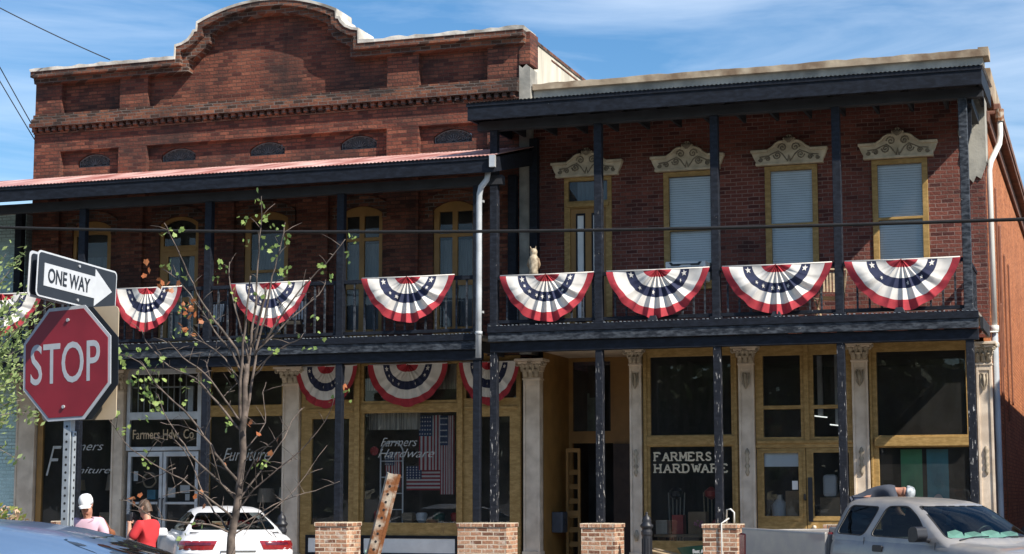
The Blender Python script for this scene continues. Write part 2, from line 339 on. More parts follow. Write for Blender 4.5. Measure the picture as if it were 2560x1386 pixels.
# ================================================================ LEFT BRICK BUILDING (with the curved gable)
LB = thing('brick_building', 'old red brick store with a curved gable top and white coping, black gallery roof below', 'building', (-5.58, 2.0, 0))
CX = -5.58
def mirror_profile(half, arc_d, arc_z, crown, n=14):
    """half: list of (d,z) from the corner inwards; then an arc up to the crown"""
    rise = crown-arc_z; R = (arc_d**2+rise**2)/(2*rise); a = math.asin(arc_d/R)
    left = [(CX-d, z) for d, z in half] + [(CX-R*sin(a*(1-i/n)), crown-R+R*cos(a*(1-i/n))) for i in range(n+1)]
    return left + [(2*CX-x, z) for x, z in reversed(left[:-1])]
TOPP = mirror_profile([(5.60, 10.78), (2.08, 10.78), (2.07, 11.05), (1.93, 11.08), (1.78, 11.15), (1.68, 11.25), (1.64, 11.33), (1.58, 11.34)], 1.57, 11.50, 11.86)
MIDP = mirror_profile([(5.60, 10.66), (1.98, 10.66), (1.97, 10.95), (1.84, 10.99), (1.70, 11.06), (1.58, 11.15), (1.54, 11.22), (1.48, 11.24)], 1.47, 11.41, 11.75)
LOWP = mirror_profile([(5.58, 10.54), (1.86, 10.54), (1.85, 10.78), (1.72, 10.83), (1.58, 10.91), (1.46, 11.01), (1.42, 11.09), (1.36, 11.11)], 1.35, 11.29, 11.63)
CAPP = mirror_profile([(5.62, 10.85), (2.11, 10.85), (2.10, 11.10), (1.95, 11.13), (1.81, 11.20), (1.72, 11.30), (1.68, 11.38), (1.61, 11.39)], 1.60, 11.55, 11.915)
VENTS = [(-10.16, -9.38), (-8.14, -7.33), (-6.07, -5.27), (-4.02, -3.22), (-1.99, -1.17)]
LWIN = [(-10.24, -9.30), (-8.14, -7.22), (-6.16, -5.16), (-4.00, -3.08), (-1.99, -1.08)]
w = MB()
w.plate([(-11.17, 4.36), (-0.01, 4.36)] + [(x, z-0.01) for x, z in reversed(TOPP)], [arch(a, b, 8.685, 8.975, 0.15) for a, b in VENTS] + [arch(a, b, 4.72, 7.51, 0.16) for a, b in LWIN], 2.0, 2.34)
w.box(-11.17, -10.92, 2.34, 16, 0.14, 10.7); w.box(-10.92, -0.01, 15.7, 16, 0.14, 10.4)
wall = w.build('wall', 'brick_old', LB)
p = MB()
for a, b in ((-11.18, -10.53), (-9.10, -8.43), (-2.95, -2.26), (-0.80, -0.13)):
    p.box(a, b, 1.865, 2.01, 9.86, 10.55); p.box(a, b, 1.865, 2.01, 7.9, 9.04)
for a, b in ((-11.18, -10.53), (-9.10, -8.5), (-7.02, -6.36), (-4.92, -4.24), (-2.95, -2.28), (-0.80, -0.13)): p.box(a, b, 1.9, 2.01, 4.4, 7.89)
p.box(-11.18, -0.13, 1.862, 2.01, 9.04, 9.44)
p.build('pilaster', 'brick_old', LB)
b = MB(); b.box(-11.19, -0.13, 1.825, 2.01, 9.44, 9.475); x = -11.18
while x < -0.2: b.box(x, x+0.085, 1.75, 1.87, 9.475, 9.575); x += 0.165
b.box(-11.19, -0.13, 1.87, 2.01, 9.475, 9.575); b.box(-11.22, -0.13, 1.70, 2.01, 9.575, 9.66); b.box(-11.20, -0.13, 1.74, 2.01, 9.66, 9.76); b.box(-11.19, -0.13, 1.80, 2.01, 9.76, 9.86)
b.build('corbel_band', 'brick_band', LB, bevel=0.008)
c = MB(); c.plate(list(TOPP)+list(reversed(MIDP)), [], 1.63, 2.02); c.plate(list(MIDP)+list(reversed(LOWP)), [], 1.76, 2.02)
c.build('cornice', 'brick_band', LB)
def jag(pr, s, d=0.022):
    random.seed(s); out = []
    for (x0, z0), (x1, z1) in zip(pr, pr[1:]):
        L = math.hypot(x1-x0, z1-z0); k = max(1, int(L/0.17))
        out += [(x0+(x1-x0)*i/k, z0+(z1-z0)*i/k+random.uniform(-d, d)*(0 if k == 1 else 1)) for i in range(k)]
    return out+[pr[-1]]
c = MB(); cj = jag(CAPP, 3); c.plate(cj + [(x, z) for x, z in reversed(TOPP)], [], 1.61, 2.40); c.build('coping', 'cap_white', LB, bevel=0.012)
s = MB(); s.box(-0.30, -0.012, 2.40, 15.9, 8.0, 10.70); s.build('side_parapet', 'stucco', LB)
s = MB(); s.box(-0.34, 0.01, 2.40, 15.95, 10.702, 10.78); s.box(-0.02, 0.004, 3.6, 15.9, 10.60, 10.64); s.build('parapet_cap', 'brick_band', LB, bevel=0.02)
s = MB()
s.plate([(-0.125, 4.4), (0.115, 4.4), (0.12, 8.0), (0.10, 10.05), (0.02, 10.12), (-0.06, 10.05), (-0.128, 10.11)], [], 1.835, 2.3)
s.build('render_patch', 'stucco_grey', LB)
s = MB(); s.box(-0.128, 0.10, 1.84, 2.35, 10.13, 10.78); s.build('corner_brickwork', 'brick_old', LB)
# vents
for a, b_ in VENTS:
    v = MB(); v.plate(arch(a+0.01, b_-0.01, 8.69, 8.965, 0.14), [], 2.08, 2.12)
    vg = v.build('vent', pm('vent_dark', (0.03, 0.036, 0.04), 0.7) if 'vent_dark' not in M else M['vent_dark'], LB); M['vent_dark'] = vg.data.materials[0]
    r = MB(); c_ = (a+b_)/2; hw = (b_-a)/2
    for i in range(9):
        an = pi*(i+0.5)/9; r.tube([(c_+0.04*cos(an), 2.06, 8.70+0.04*sin(an)), (c_+0.17*cos(an), 2.06, 8.70+0.17*sin(an))], 0.010, 5)
    for sx in (-1, 1):
        for q, (ox, oz, rr) in enumerate(((0.22, 0.07, 0.055), (0.30, 0.05, 0.05), (0.21, 0.17, 0.045), (0.12, 0.22, 0.035), (0.31, 0.13, 0.035))):
            r.tube([(c_+sx*(ox+rr*(1-k/14)*cos(k*0.75)), 2.06, 8.70+oz+rr*(1-k/14)*sin(k*0.75)) for k in range(13)], 0.009, 5)
    r.tube([(px, 2.06, pz) for px, pz in arch(a+0.02, b_-0.02, 8.70, 8.955, 0.14)]+[(a+0.02, 2.06, 8.70)], 0.014, 5)
    M.setdefault('vent_grille', pm('vent_grille_iron', (0.075, 0.09, 0.10), 0.6, 0.3, 20))
    r.build('grille', 'vent_grille', vg)
# upper windows
for a, b_ in LWIN:
    q = MB(); q.plate(arch(a-.16, b_+.16, 7.27, 7.72, .20)[2:]+[(a-.16, 7.20), (a-.005, 7.20)]+list(reversed(arch(a-.005, b_+.005, 7.2, 7.525, .165)[2:]))+[(b_+.005, 7.20), (b_+.16, 7.20)], [], 1.965, 2.0)
    q.build('window_arch', 'brick_band', LB)
def pane(par, x0, x1, z0, z1, y, mat='glass', shape=None, name='pane'):
    sh = shape or rect(x0, x1, z0, z1); q = MB()
    if name != 'pane': q.plate(sh, [], y, y+0.006)
    else: q.add([(a, y, b_) for a, b_ in sh], [tuple(t) for t in tessellate_polygon([[Vector((a, b_, 0)) for a, b_ in sh]])])
    return q.build(name, mat, par, fixn=False)
M['curtain'] = pm('grey_curtain', (0.13, 0.15, 0.165), 0.8, 0.2, 6, sc=(6, 1, 0.5))
for k, (a, b_) in enumerate(LWIN):
    fr = MB(); m_ = (a+b_)/2; T = 0.085; y0 = 2.03
    outer = arch(a+0.004, b_-0.004, 4.72, 7.505, 0.155)
    if k >= 3:
        holes = [rect(a+T+0.04, m_-0.055, 6.86, 7.30), rect(m_+0.055, b_-T, 6.86, 7.30), rect(a+T+0.04, m_-0.055, 5.92, 6.79), rect(m_+0.055, b_-T, 5.92, 6.79), rect(a+T+0.04, m_-0.055, 5.0, 5.82), rect(m_+0.055, b_-T, 5.0, 5.82)]
    elif k == 1:
        holes = [arch(a+T, b_-T, 6.89, 7.43, 0.13), rect(a+0.2, b_-0.1, 5.8, 6.66), rect(a+0.2, b_-0.1, 4.9, 5.7)]
    elif k == 2:
        holes = [arch(a+T+0.05, b_-T-0.02, 6.30, 7.34, 0.04), rect(a+T+0.05, b_-T-0.02, 5.0, 6.24)]
    else:
        holes = [arch(a+T, b_-T-0.02, 5.0, 7.22, 0.03)]
    fr.plate(outer, holes, y0, y0+0.07)
    if k == 1: fr.box(a+0.06, b_-0.06, 2.01, y0-0.002, 6.76, 6.84)
    W_ = fr.build('window', 'mustard_dark', LB, bevel=0.008)
    for h in holes: pane(W_, 0, 0, 0, 0, 2.06, 'glass', shape=h)
    q = MB(); n = 24
    q.grid(lambda u, v: (a+0.1+u*(b_-a-0.2), 2.20+0.02*sin(u*40), 4.9+v*1.85), n, 2); q.build('curtain', 'curtain', W_, smooth=True)
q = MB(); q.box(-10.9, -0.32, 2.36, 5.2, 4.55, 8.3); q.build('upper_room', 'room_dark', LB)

# ---- left storefront
def frame_bay(B, name, outer, holes, mat='mustard', y0=1.97, y1=2.06, glass='glass', extra=None, bev=0.008):
    fr = MB(); fr.plate(outer, holes, y0, y1)
    if extra: extra(fr)
    o = fr.build(name, mat, B, bevel=bev)
    for h in holes: pane(o, 0, 0, 0, 0, y0+0.045, glass, shape=h)
    return o
SILL = 0.14
def ex1(f):
    f.box(-3.61, -3.50, 1.90, 1.968, SILL, 4.40); f.box(-1.42, -1.32, 1.90, 1.968, SILL, 4.40); f.box(-3.5, -1.42, 1.945, 1.968, 3.36, 3.50)
    f.box(-4.70, -3.66, 1.945, 1.968, 3.36, 3.42); f.box(-1.30, -0.2, 1.945, 1.968, 3.36, 3.42)
bay1 = frame_bay(LB, 'shop_window', rect(-4.80, -0.15, SILL, 4.40), [rect(-4.70, -3.66, 3.60, 4.27), rect(-3.44, -1.47, 3.56, 4.27), rect(-1.27, -0.24, 3.58, 4.27),
    rect(-4.56, -3.75, 1.13, 3.22), rect(-3.43, -1.47, 1.17, 3.32), rect(-1.13, -0.37, 1.15, 3.22)], extra=ex1)
for a, b_ in ((-4.66, -3.72), (-3.46, -1.42), (-1.18, -0.3)):
    q = MB(); q.plate(rect(a, b_, 0.52, 0.92), [rect(a+0.06, b_-0.06, 0.58, 0.86)], 1.945, 1.968); o = q.build('panel_border', 'black_paint', bay1)
    q = MB(); q.box(a+0.06, b_-0.06, 1.955, 1.968, 0.58, 0.86); q.build('kick_panel', 'white', bay1)
M['shade_stripe'] = pm('striped_awning_cloth', (0.30, 0.27, 0.22), 0.9, 0.35, 5, sc=(9, 1, 0.2), lo=0.45, hi=0.55)
q = MB(); q.grid(lambda u, v: (-3.46+u*2.0, 2.16+0.008*sin(u*90), 3.78+v*0.55), 60, 2); q.build('window_shade', 'shade_stripe', bay1)
q = MB(); q.grid(lambda u, v: (-3.46+u*1.1, 2.30+0.008*sin(u*90), 3.0+v*0.35), 60, 2); q.build('window_shade', 'shade_stripe', bay1)
text('Farmers', 0.78, 0.17, 'lettering_grey', bay1, (-3.08, 2.010, 2.66), shear=0.45, bold=-0.006)
text('Hardware', 1.20, 0.17, 'lettering_grey', bay1, (-3.14, 2.010, 2.44), shear=0.45, bold=-0.006)
bay2 = frame_bay(LB, 'shop_window', rect(-6.95, -5.16, SILL, 4.40), [rect(-6.85, -5.24, 3.53, 4.22), rect(-6.85, -5.22, 0.92, 3.30)])
text('Furniture', 1.05, 0.26, 'lettering_grey', bay2, (-6.55, 2.010, 2.40), shear=0.45, bold=-0.006)
bay3 = frame_bay(LB, 'shop_window', rect(-10.93, -8.95, SILL, 4.40), [rect(-10.80, -10.06, 0.95, 3.30), rect(-9.96, -9.12, 0.95, 3.30), rect(-10.80, -9.12, 3.45, 4.25)], mat='mustard_dark')
text('F', 0.36, 0.62, 'lettering_grey', bay3, (-10.72, 2.010, 2.12), shear=0.4, bold=-0.012)
text('armers', 0.95, 0.12, 'lettering_grey', bay3, (-10.30, 2.010, 2.64), shear=0.4, bold=-0.004)
text('urniture', 1.05, 0.13, 'lettering_grey', bay3, (-10.22, 2.010, 2.16), shear=0.4, bold=-0.004)
bayd = frame_bay(LB, 'transom_window', rect(-8.80, -7.02, 2.62, 4.40), [rect(-8.72, -7.15, 2.70, 3.26), rect(-8.72, -7.15, 3.42, 4.2)], mat='alu')
q = MB()
for i in range(9): q.box(-8.6+i*0.14, -8.585+i*0.14, 2.07, 2.09, 3.42, 4.2)
q.box(-8.72, -7.3, 2.07, 2.10, 3.92, 3.95); q.box(-7.42, -7.3, 2.06, 2.10, 3.42, 3.95); q.build('bar', 'alu', bayd)
text('Farmers Hdw. Co', 1.42, 0.20, 'lettering_tan', bayd, (-8.66, 2.010, 2.86), bold=0.008)
for a, b_ in ((-8.74, -7.93), (-7.91, -7.10)):
    d_ = frame_bay(LB, 'glass_door', rect(a, b_, 0.16, 2.60), [rect(a+0.07, b_-0.07, 0.42, 1.52), rect(a+0.07, b_-0.07, 1.57, 2.50)], mat='alu', bev=0.004)
    q = MB(); hx = b_-0.035 if a < -8 else a+0.035
    q.tube([(hx, 1.96, 1.25), (hx, 1.90, 1.27), (hx, 1.90, 1.62), (hx, 1.96, 1.64)], 0.014, 6); q.build('handle', 'iron', d_)
    pn = MB(); nx = a+0.2
    for (x, z, w_, h_) in ((0.10, 1.66, 0.17, 0.2), (0.38, 1.75, 0.22, 0.16), (0.5, 1.6, 0.1, 0.13)) if a > -8 else ((0.12, 2.0, 0.1, 0.2),):
        pn.box(a+x, a+x+w_, 2.022, 2.026, z, z+h_)
    pn.build('notice', 'white', d_)
def column(B, x0, x1, ztop, zcap, y=1.9, rich=True, label=None):
    """flat cast-iron pilaster with panel, capital and foot"""
    s_ = MB(); e = 0.045
    s_.box(x0, x1, y+0.014, y+0.25, SILL, zcap); s_.box(x0, x0+e, y-0.008, y+0.012, SILL+0.5, zcap-0.02); s_.box(x1-e, x1, y-0.008, y+0.012, SILL+0.5, zcap-0.02)
    s_.box(x0+e, x1-e, y-0.008, y+0.012, zcap-0.12, zcap-0.02); s_.box(x0-0.05, x1+0.05, y-0.05, y+0.25, SILL, SILL+0.42); s_.box(x0-0.02, x1+0.02, y-0.025, y+0.25, SILL+0.42, SILL+0.5)
    col = s_.build('column', 'cream', B, bevel=0.006)
    if label: col['label'] = label
    k = MB(); c_ = (x0+x1)/2; hw = (x1-x0)/2; H = ztop-zcap
    for i in range(7):
        t = i/6; r = hw*(1.0+0.42*t**2.2); k.box(c_-r, c_+r, y-0.02-0.12*t**2.2, y+0.25, zcap+H*0.86*i/7, zcap+H*0.86*(i+1)/7-0.001)
    k.box(c_-hw*1.75, c_+hw*1.75, y-0.2, y+0.25, ztop-H*0.13, ztop); k.box(x0-0.015, x1+0.015, y-0.03, y+0.25, zcap-0.025, zcap+0.012)
    cap = k.build('capital', 'cream', col, bevel=0.006)
    l = MB()
    for row, (zz, hh, n) in enumerate(((0.06, 0.42, 3), (0.36, 0.40, 4))):
        for i in range(n):
            x = c_+(i-(n-1)/2)*hw*2.1/n*(1+0.15*row); yy = y-0.03-0.03*row; zb = zcap+H*zz
            l.tube([(x, yy, zb), (x, yy-0.02, zb+H*hh*0.6), (x, yy-0.065, zb+H*hh), (x, yy-0.09, zb+H*hh*0.86)], [hw*0.30, hw*0.34, hw*0.24, hw*0.1], 6, flat=0.45)
    for sx in (-1, 1):
        X = c_+sx*hw*1.45
        l.tube([(X+0.055*(1-i/16)*cos(i*0.6), y-0.12, ztop-H*0.28+0.055*(1-i/16)*sin(i*0.6)) for i in range(15)], 0.018, 6)
    l.tube([(c_+0.045*cos(i*0.7)*(1-i/14), y-0.15, ztop-H*0.16+0.04*sin(i*0.7)) for i in range(10)], 0.014, 6)
    l.build('acanthus_leaf', 'cream_dark', cap, smooth=True)
    if rich:
        o = MB(); z0 = zcap-0.17
        o.tube([(c_-hw*0.4, y, z0), (c_-hw*0.4, y-0.012, z0-0.2), (c_, y-0.02, z0-0.3), (c_+hw*0.4, y-0.012, z0-0.2), (c_+hw*0.4, y, z0)], 0.013, 6)
        o.tube([(c_-hw*.4, y-.004, z0-.004), (c_, y-.01, z0-0.02), (c_, y-0.02, z0-0.1), (c_, y-0.02, z0-0.29)], [0.012, 0.02, 0.03, 0.01], 6)
        o.build('relief', 'cream_dark', col, smooth=True); o = MB(); o.lathe([(0.012, -0.37), (0.045, -0.30), (0.02, -.24), (0.05, -.19), (0.02, -0.13), (0.045, -0.06), (0.02, 0), (0.05, 0.05), (0.012, 0.14)], (c_, y+0.005, 2.42), 10); o.build('pendant', 'cream_dark', col, smooth=True)
        o = MB(); o.lathe([(0.03, -0.1), (0.05, 0), (0.02, 0.1)], (c_, y+0.005, 0.95), 10); o.build('rosette', 'cream_dark', col, smooth=True)
    return col
column(LB, -11.42, -10.96, 4.36, 3.85, rich=False); column(LB, -9.10, -8.83, 4.36, 3.85, rich=False); column(LB, -7.02, -6.90, 4.36, 3.95, rich=False)
column(LB, -5.18, -4.82, 4.27, 3.93, rich=False); column(LB, -0.07, 0.26, 4.31, 3.93, rich=False, label='broad cream column at the joint of the two stores')
q = MB(); q.box(-11.0, -0.2, 2.4, 2.6, 4.36, 4.55); q.box(-11.42, -0.02, 1.92, 2.4, 4.405, 4.56); q.build('lintel', 'mustard_dark', LB)
def room(B, x0, x1, y0, y1, z0, z1, m='room', name='shop_interior'):
    q = MB(); q.add([(x0, y1, z0), (x1, y1, z0), (x1, y1, z1), (x0, y1, z1), (x0, y0, z0), (x1, y0, z0), (x1, y0, z1), (x0, y0, z1)], [(0, 1, 2, 3), (0, 4, 5, 1), (3, 2, 6, 7), (0, 3, 7, 4), (1, 5, 6, 2)])
    return q.build(name, m, B, fixn=False)
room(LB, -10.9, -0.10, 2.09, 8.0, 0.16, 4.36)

# ================================================================ RIGHT BRICK BUILDING
RB = thing('brick_building', 'two-storey brick store with ornate cream window hoods and a white-blinded upper floor', 'building', (4.4, 2.0, 0))
RWIN = [(2.72, 3.75), (4.67, 5.66), (6.65, 7.66)]
w = MB()
w.plate(rect(0.118, 8.66, 4.50, 9.58), [rect(0.74, 1.70, 4.75, 7.84)]+[rect(a, b_, 5.62, 7.82) for a, b_ in RWIN], 2.0, 2.32)
w.build('wall', 'brick_right', RB)
w = MB(); w.box(8.40, 8.665, 2.322, 34, 0.14, 8.95); w.box(0, 8.4, 33.7, 34, 0.14, 8.7); w.box(8.55, 8.667, 2.0, 2.32, 0.14, 4.498); w.build('side_wall', 'brick_side', RB)
e = MB(); e.box(8.45, 8.90, 2.9, 34, 8.72, 8.80); e.box(8.80, 8.93, 2.9, 34, 8.80, 8.93); e.box(8.668, 8.74, 2.5, 34, 8.5, 8.72); e.build('eave', pm('rusty_eave', (0.16, 0.075, 0.05), 0.8, 0.3, 3), RB, bevel=0.02)
q = MB(); q.box(0.1, 8.40, 2.34, 33.6, 8.70, 8.76); q.build('roof', 'tin', RB)
s = MB(); random.seed(5)
jb = [(8.95-0.45*((i % 2) == 9), 0) for i in range(1)]
s.plate([(0.13, 8.86), (8.22, 8.86), (8.26, 8.55), (8.22, 8.2), (8.30, 7.95), (8.26, 7.72), (8.34, 7.62), (8.38, 7.40), (8.46, 7.30), (8.52, 7.42), (8.60, 7.36), (8.70, 7.62), (8.70, 9.60), (0.13, 9.60)], [], 1.965, 1.998)
s.box(8.668, 8.70, 1.998, 2.6, 7.7, 9.60)
s.build('parapet_render', 'stucco_grey', RB)
cp = [(0.13, 9.60), (8.72, 9.60)]; tp = jag([(8.80, 9.735), (0.13, 9.72)], 11, 0.012)
s = MB(); s.plate(cp+tp, [], 1.88, 2.42); s.plate([(1.885, 9.604), (2.42, 9.604), (2.42, 9.77), (1.885, 9.77)], [], 8.62, 8.805, axis='x')
s.box(8.42, 8.80, 2.42, 12, 9.0, 9.5); s.build('parapet_cap', 'cap_tan', RB, bevel=0.03)
def hood(c_, zb):
    h = MB(); half = [(0.62, 0), (0.63, 0.06), (0.66, 0.11), (0.70, 0.21), (0.70, 0.255), (0.40, 0.255), (0.36, 0.29), (0.30, 0.325), (0.25, 0.38), (0.18, 0.415), (0.12, 0.42), (0.105, 0.45), (0.115, 0.48), (0.06, 0.50), (0.035, 0.54)]
    pl = [(c_+x, zb+z) for x, z in half]+[(c_-x, zb+z) for x, z in reversed(half)]
    h.plate(pl, [], 1.90, 2.02)
    for sx in (-1, 1): h.box(min(c_+sx*0.40, c_+sx*0.715), max(c_+sx*0.40, c_+sx*0.715), 1.84, 2.0, zb+0.222, zb+0.272)
    h.box(c_-0.63, c_+0.63, 1.875, 2.0, zb-0.02, zb+0.03)
    for sx in (-1, 1):
        h.tube([(c_+sx*x, 1.875, zb+z) for x, z in ((0.40, 0.25), (0.36, 0.285), (0.30, 0.32), (0.25, 0.375), (0.18, 0.41), (0.11, 0.415))], 0.024, 6)
    o = h.build('window_hood', 'hood', RB, bevel=0.008)
    r = MB()
    for sx in (-1, 1):
        for (ox, oz, rr, tw) in ((0.12, 0.30, 0.085, 1), (0.22, 0.16, 0.075, -1), (0.40, 0.10, 0.055, 1), (0.53, 0.09, 0.04, -1)):
            r.tube([(c_+sx*(ox+rr*(1-k/15)*cos(tw*k*0.72)), 1.893, zb+oz+rr*(1-k/15)*sin(tw*k*0.72)) for k in range(15)], 0.013, 6)
        r.tube([(c_+sx*x, 1.893, zb+z) for x, z in ((0.04, 0.06), (0.12, 0.18), (0.2, 0.24), (0.30, 0.2), (0.38, 0.16), (0.55, 0.14))], 0.011, 6)
    for a in range(-2, 3): r.tube([(c_, 1.88, zb+0.40), (c_+0.035*a, 1.87, zb+0.47), (c_+0.045*a, 1.885, zb+0.53-0.02*abs(a))], [0.02, 0.026, 0.008], 6)
    r.tube([(c_-0.03, 1.893, zb+0.03), (c_, 1.893, zb+0.16), (c_+0.03, 1.893, zb+0.03)], 0.012, 6)
    r.build('scrollwork', 'hood_deep', o, smooth=True)
for c_ in (1.22, 3.205, 5.15, 7.145): hood(c_, 7.845)
for k, (a, b_) in enumerate(RWIN):
    fr = MB(); T = 0.105; mz = 6.70 if k != 2 else 6.72
    holes = [rect(a+T, b_-T, mz+0.025, 7.80-T*0.7), rect(a+T+0.01, b_-T-0.01, 5.72, mz-0.025)]
    fr.plate(rect(a+0.003, b_-0.003, 5.62, 7.818), holes, 1.965, 2.06); fr.box(a-0.04, b_+0.04, 1.93, 2.0, 5.55, 5.618)
    o = fr.build('window', 'mustard', RB, bevel=0.008)
    for h in holes: pane(o, 0, 0, 0, 0, 2.03, 'glass', shape=h)
    q = MB(); zb = 5.72 if k else 6.06; n = int((7.76-zb)/0.045)
    for i in range(n): q.add([(a+T-0.01, 2.085, zb+i*0.045), (b_-T+0.01, 2.085, zb+i*0.045), (b_-T+0.01, 2.098, zb+i*0.045+0.043), (a+T-0.01, 2.098, zb+i*0.045+0.043)], [(0, 1, 2, 3)])
    q.build('blind', 'blind', o, fixn=False)
fr = MB(); fr.plate(rect(0.743, 1.697, 4.76, 7.838), [rect(0.83, 1.61, 7.36, 7.75), rect(0.86, 1.58, 4.80, 7.22)], 1.975, 2.06); fr.box(0.80, 1.64, 1.94, 1.974, 7.24, 7.32)
o = fr.build('door_frame', 'mustard', RB, bevel=0.006); pane(o, 0.83, 1.61, 7.36, 7.75, 2.03)
q = MB(); q.box(0.98, 1.58, 2.10, 2.12, 7.36, 7.75); q.build('blind', 'curtain', o)
d = MB(); d.plate(rect(0.862, 1.578, 4.80, 7.218), [rect(0.97, 1.155, 5.0, 7.12), rect(1.285, 1.47, 5.0, 7.12)], 2.02, 2.06); dd = d.build('door', 'mustard_dark', RB)
for a, b_ in ((0.972, 1.153), (1.287, 1.468)):
    q = MB(); q.plate(rect(a, b_, 5.002, 7.118), [rect(a+0.025, b_-0.025, 5.03, 7.08)], 2.005, 2.05); bq = q.build('door_panel_border', 'black_paint', dd)
    pane(bq, a+0.025, b_-0.025, 5.03, 7.08, 2.03, 'white', name='door_panel')
q = MB(); q.box(0.2, 8.38, 2.34, 4.5, 4.8, 8.4); q.build('upper_room', 'room_dark', RB)
# ---- right storefront
def exA(f):
    f.box(2.30, 2.36, 1.93, 1.968, SILL, 4.5); f.box(4.03, 4.09, 1.93, 1.968, SILL, 4.5); f.box(2.36, 4.03, 1.94, 1.968, 2.62, 2.80)
bayA = frame_bay(RB, 'shop_window', rect(2.28, 4.115, SILL, 4.50), [rect(2.43, 3.97, 2.82, 4.29), rect(2.41, 3.97, 0.86, 2.60)], extra=exA)
def exB(f):
    f.box(5.33, 5.42, 1.93, 1.968, 2.70, 4.5); f.box(4.44, 6.2, 1.93, 1.968, 2.64, 2.70)
bayB = frame_bay(RB, 'transom_window', rect(4.42, 6.205, 2.56, 4.50), [rect(4.57, 5.26, 3.34, 4.26), rect(4.57, 5.26, 2.76, 3.27), rect(5.50, 6.09, 3.34, 4.26), rect(5.50, 6.09, 2.76, 3.27)], extra=exB)
for a, b_, lab in ((4.43, 5.33, 'door with a white blind rolled half down'), (5.34, 6.20, 'door with a dark push plate')):
    h = rect(a+0.13, b_-0.13 if a < 5 else b_-0.08, 1.32, 2.47)
    d_ = frame_bay(RB, 'shop_door', rect(a, b_, SILL+0.01, 2.555), [h], y0=1.985, y1=2.04); d_['label'] = lab
    q = MB(); q.plate(rect(a+0.09, b_-0.06, 1.24, 2.51), [rect(a+0.13, b_-0.08 if a > 5 else b_-0.13, 1.32, 2.47)], 1.97, 1.984)
    q.build('glazing_bead', 'mustard', d_)
    if a < 5:
        q = MB(); q.box(a+0.13, b_-0.13, 2.05, 2.06, 2.22, 2.47); q.build('door_blind', 'blind', d_)
        q = MB(); q.box(b_-0.26, b_-0.155, 2.022, 2.026, 1.80, 1.96); q.build('notice', 'white', d_)
        q = MB(); q.tube([(5.31, 1.985, 1.62), (5.31, 1.93, 1.63), (5.31, 1.93, 1.72)], 0.022, 6); q.build('handle', 'iron', d_)
    else:
        q = MB(); q.box(a+0.03, a+0.11, 1.955, 1.968, 1.22, 2.02); q.build('push_plate', 'iron', d_)
        q = MB(); q.lathe([(0.01, -0.04), (0.035, -0.03), (0.04, 0), (0.02, 0.03)], (0, 0, 0), 12); q.xf(Matrix.Translation((a+0.13, 1.95, 1.12)) @ Matrix.Rotation(pi/2, 4, 'X')); q.build('door_knob', 'cream', d_, smooth=True)
def exC(f):
    f.box(6.52, 6.56, 1.92, 1.968, SILL, 4.5); f.box(6.60, 8.29, 1.86, 1.968, 2.57, 2.74)
bayC = frame_bay(RB, 'shop_window', rect(6.505, 8.40, SILL, 4.50), [rect(6.65, 8.22, 2.77, 4.28), rect(6.66, 8.26, 0.8, 2.55)], extra=exC)
column(RB, 2.04, 2.27, 4.46, 4.16); column(RB, 4.125, 4.415, 4.44, 4.12); column(RB, 6.21, 6.50, 4.45, 4.13); column(RB, 8.405, 8.675, 4.40, 4.02)
# slab-serif lettering on the glass
def slab_text(body, x, z, w_, h_, par, y=2.008, th=0.026):
    G = {'F': ([(0, 0), (0, 1), (.75, 1), (.75, .8)], [(0, .55), (.5, .55)]), 'A': ([(0, 0), (.42, 1), (.84, 0)], [(.18, .35), (.66, .35)]), 'R': ([(0, 0), (0, 1), (.55, 1), (.72, .85), (.72, .65), (.55, .52), (0, .52)], [(.4, .52), (.82, 0)]),
         'M': ([(0, 0), (0.04, 1), (.45, .25), (.86, 1), (.9, 0)],), 'E': ([(.75, .8), (.75, 1), (0, 1), (0, 0), (.78, 0), (.78, .2)], [(0, .53), (.5, .53)]), 'S': ([(.7, .78), (.62, .95), (.38, 1), (.12, .92), (.08, .7), (.25, .55), (.55, .45), (.72, .28), (.66, .08), (.4, 0), (.14, .05), (.04, .22)],),
         'H': ([(0, 0), (0, 1)], [(.75, 0), (.75, 1)], [(0, .52), (.75, .52)]), 'D': ([(0, 0), (0, 1), (.45, 1), (.72, .8), (.76, .5), (.72, .2), (.45, 0), (0, 0)],), 'W': ([(0, 1), (.26, 0), (.5, .75), (.74, 0), (1.0, 1)],)}
    SER = {'F': [(0, 0), (0, 1)], 'A': [(0, 0), (.84, 0)], 'R': [(0, 0), (0, 1), (.86, 0)], 'M': [(0, 0), (.9, 0), (0, 1), (.88, 1)], 'E': [(0, 0), (0, 1)], 'H': [(0, 0), (0, 1), (.75, 0), (.75, 1)], 'D': [(0, 0), (0, 1)], 'W': [(0, 1), (1, 1), (.5, .8)], 'S': []}
    n = len(body); q = MB(); cw = w_/n
    for i, ch in enumerate(body):
        ox = x+cw*(i+0.14)
        P = lambda a, b_: (ox+a*cw*0.80, y, z+b_*h_)
        for st in G[ch]:
            for (a, b_), (c_, d_) in zip(st, st[1:]): q.tube([P(a, b_), P(c_, d_)], th*0.62, 6, flat=0.12)
        for a, b_ in SER[ch]: px, _, pz = P(a, b_); q.box(px-cw*0.16, px+cw*0.16, y-0.003, y+0.003, pz-th*0.45, pz+th*0.45)
    q.build('lettering', 'lettering_cream', par)
slab_text('FARMERS', 2.47, 2.345, 1.14, 0.145, bayA); slab_text('HARDWARE', 2.47, 2.125, 1.44, 0.145, bayA)
room(RB, 2.30, 8.38, 2.08, 8.5, 0.16, 4.5, 'room_dark')
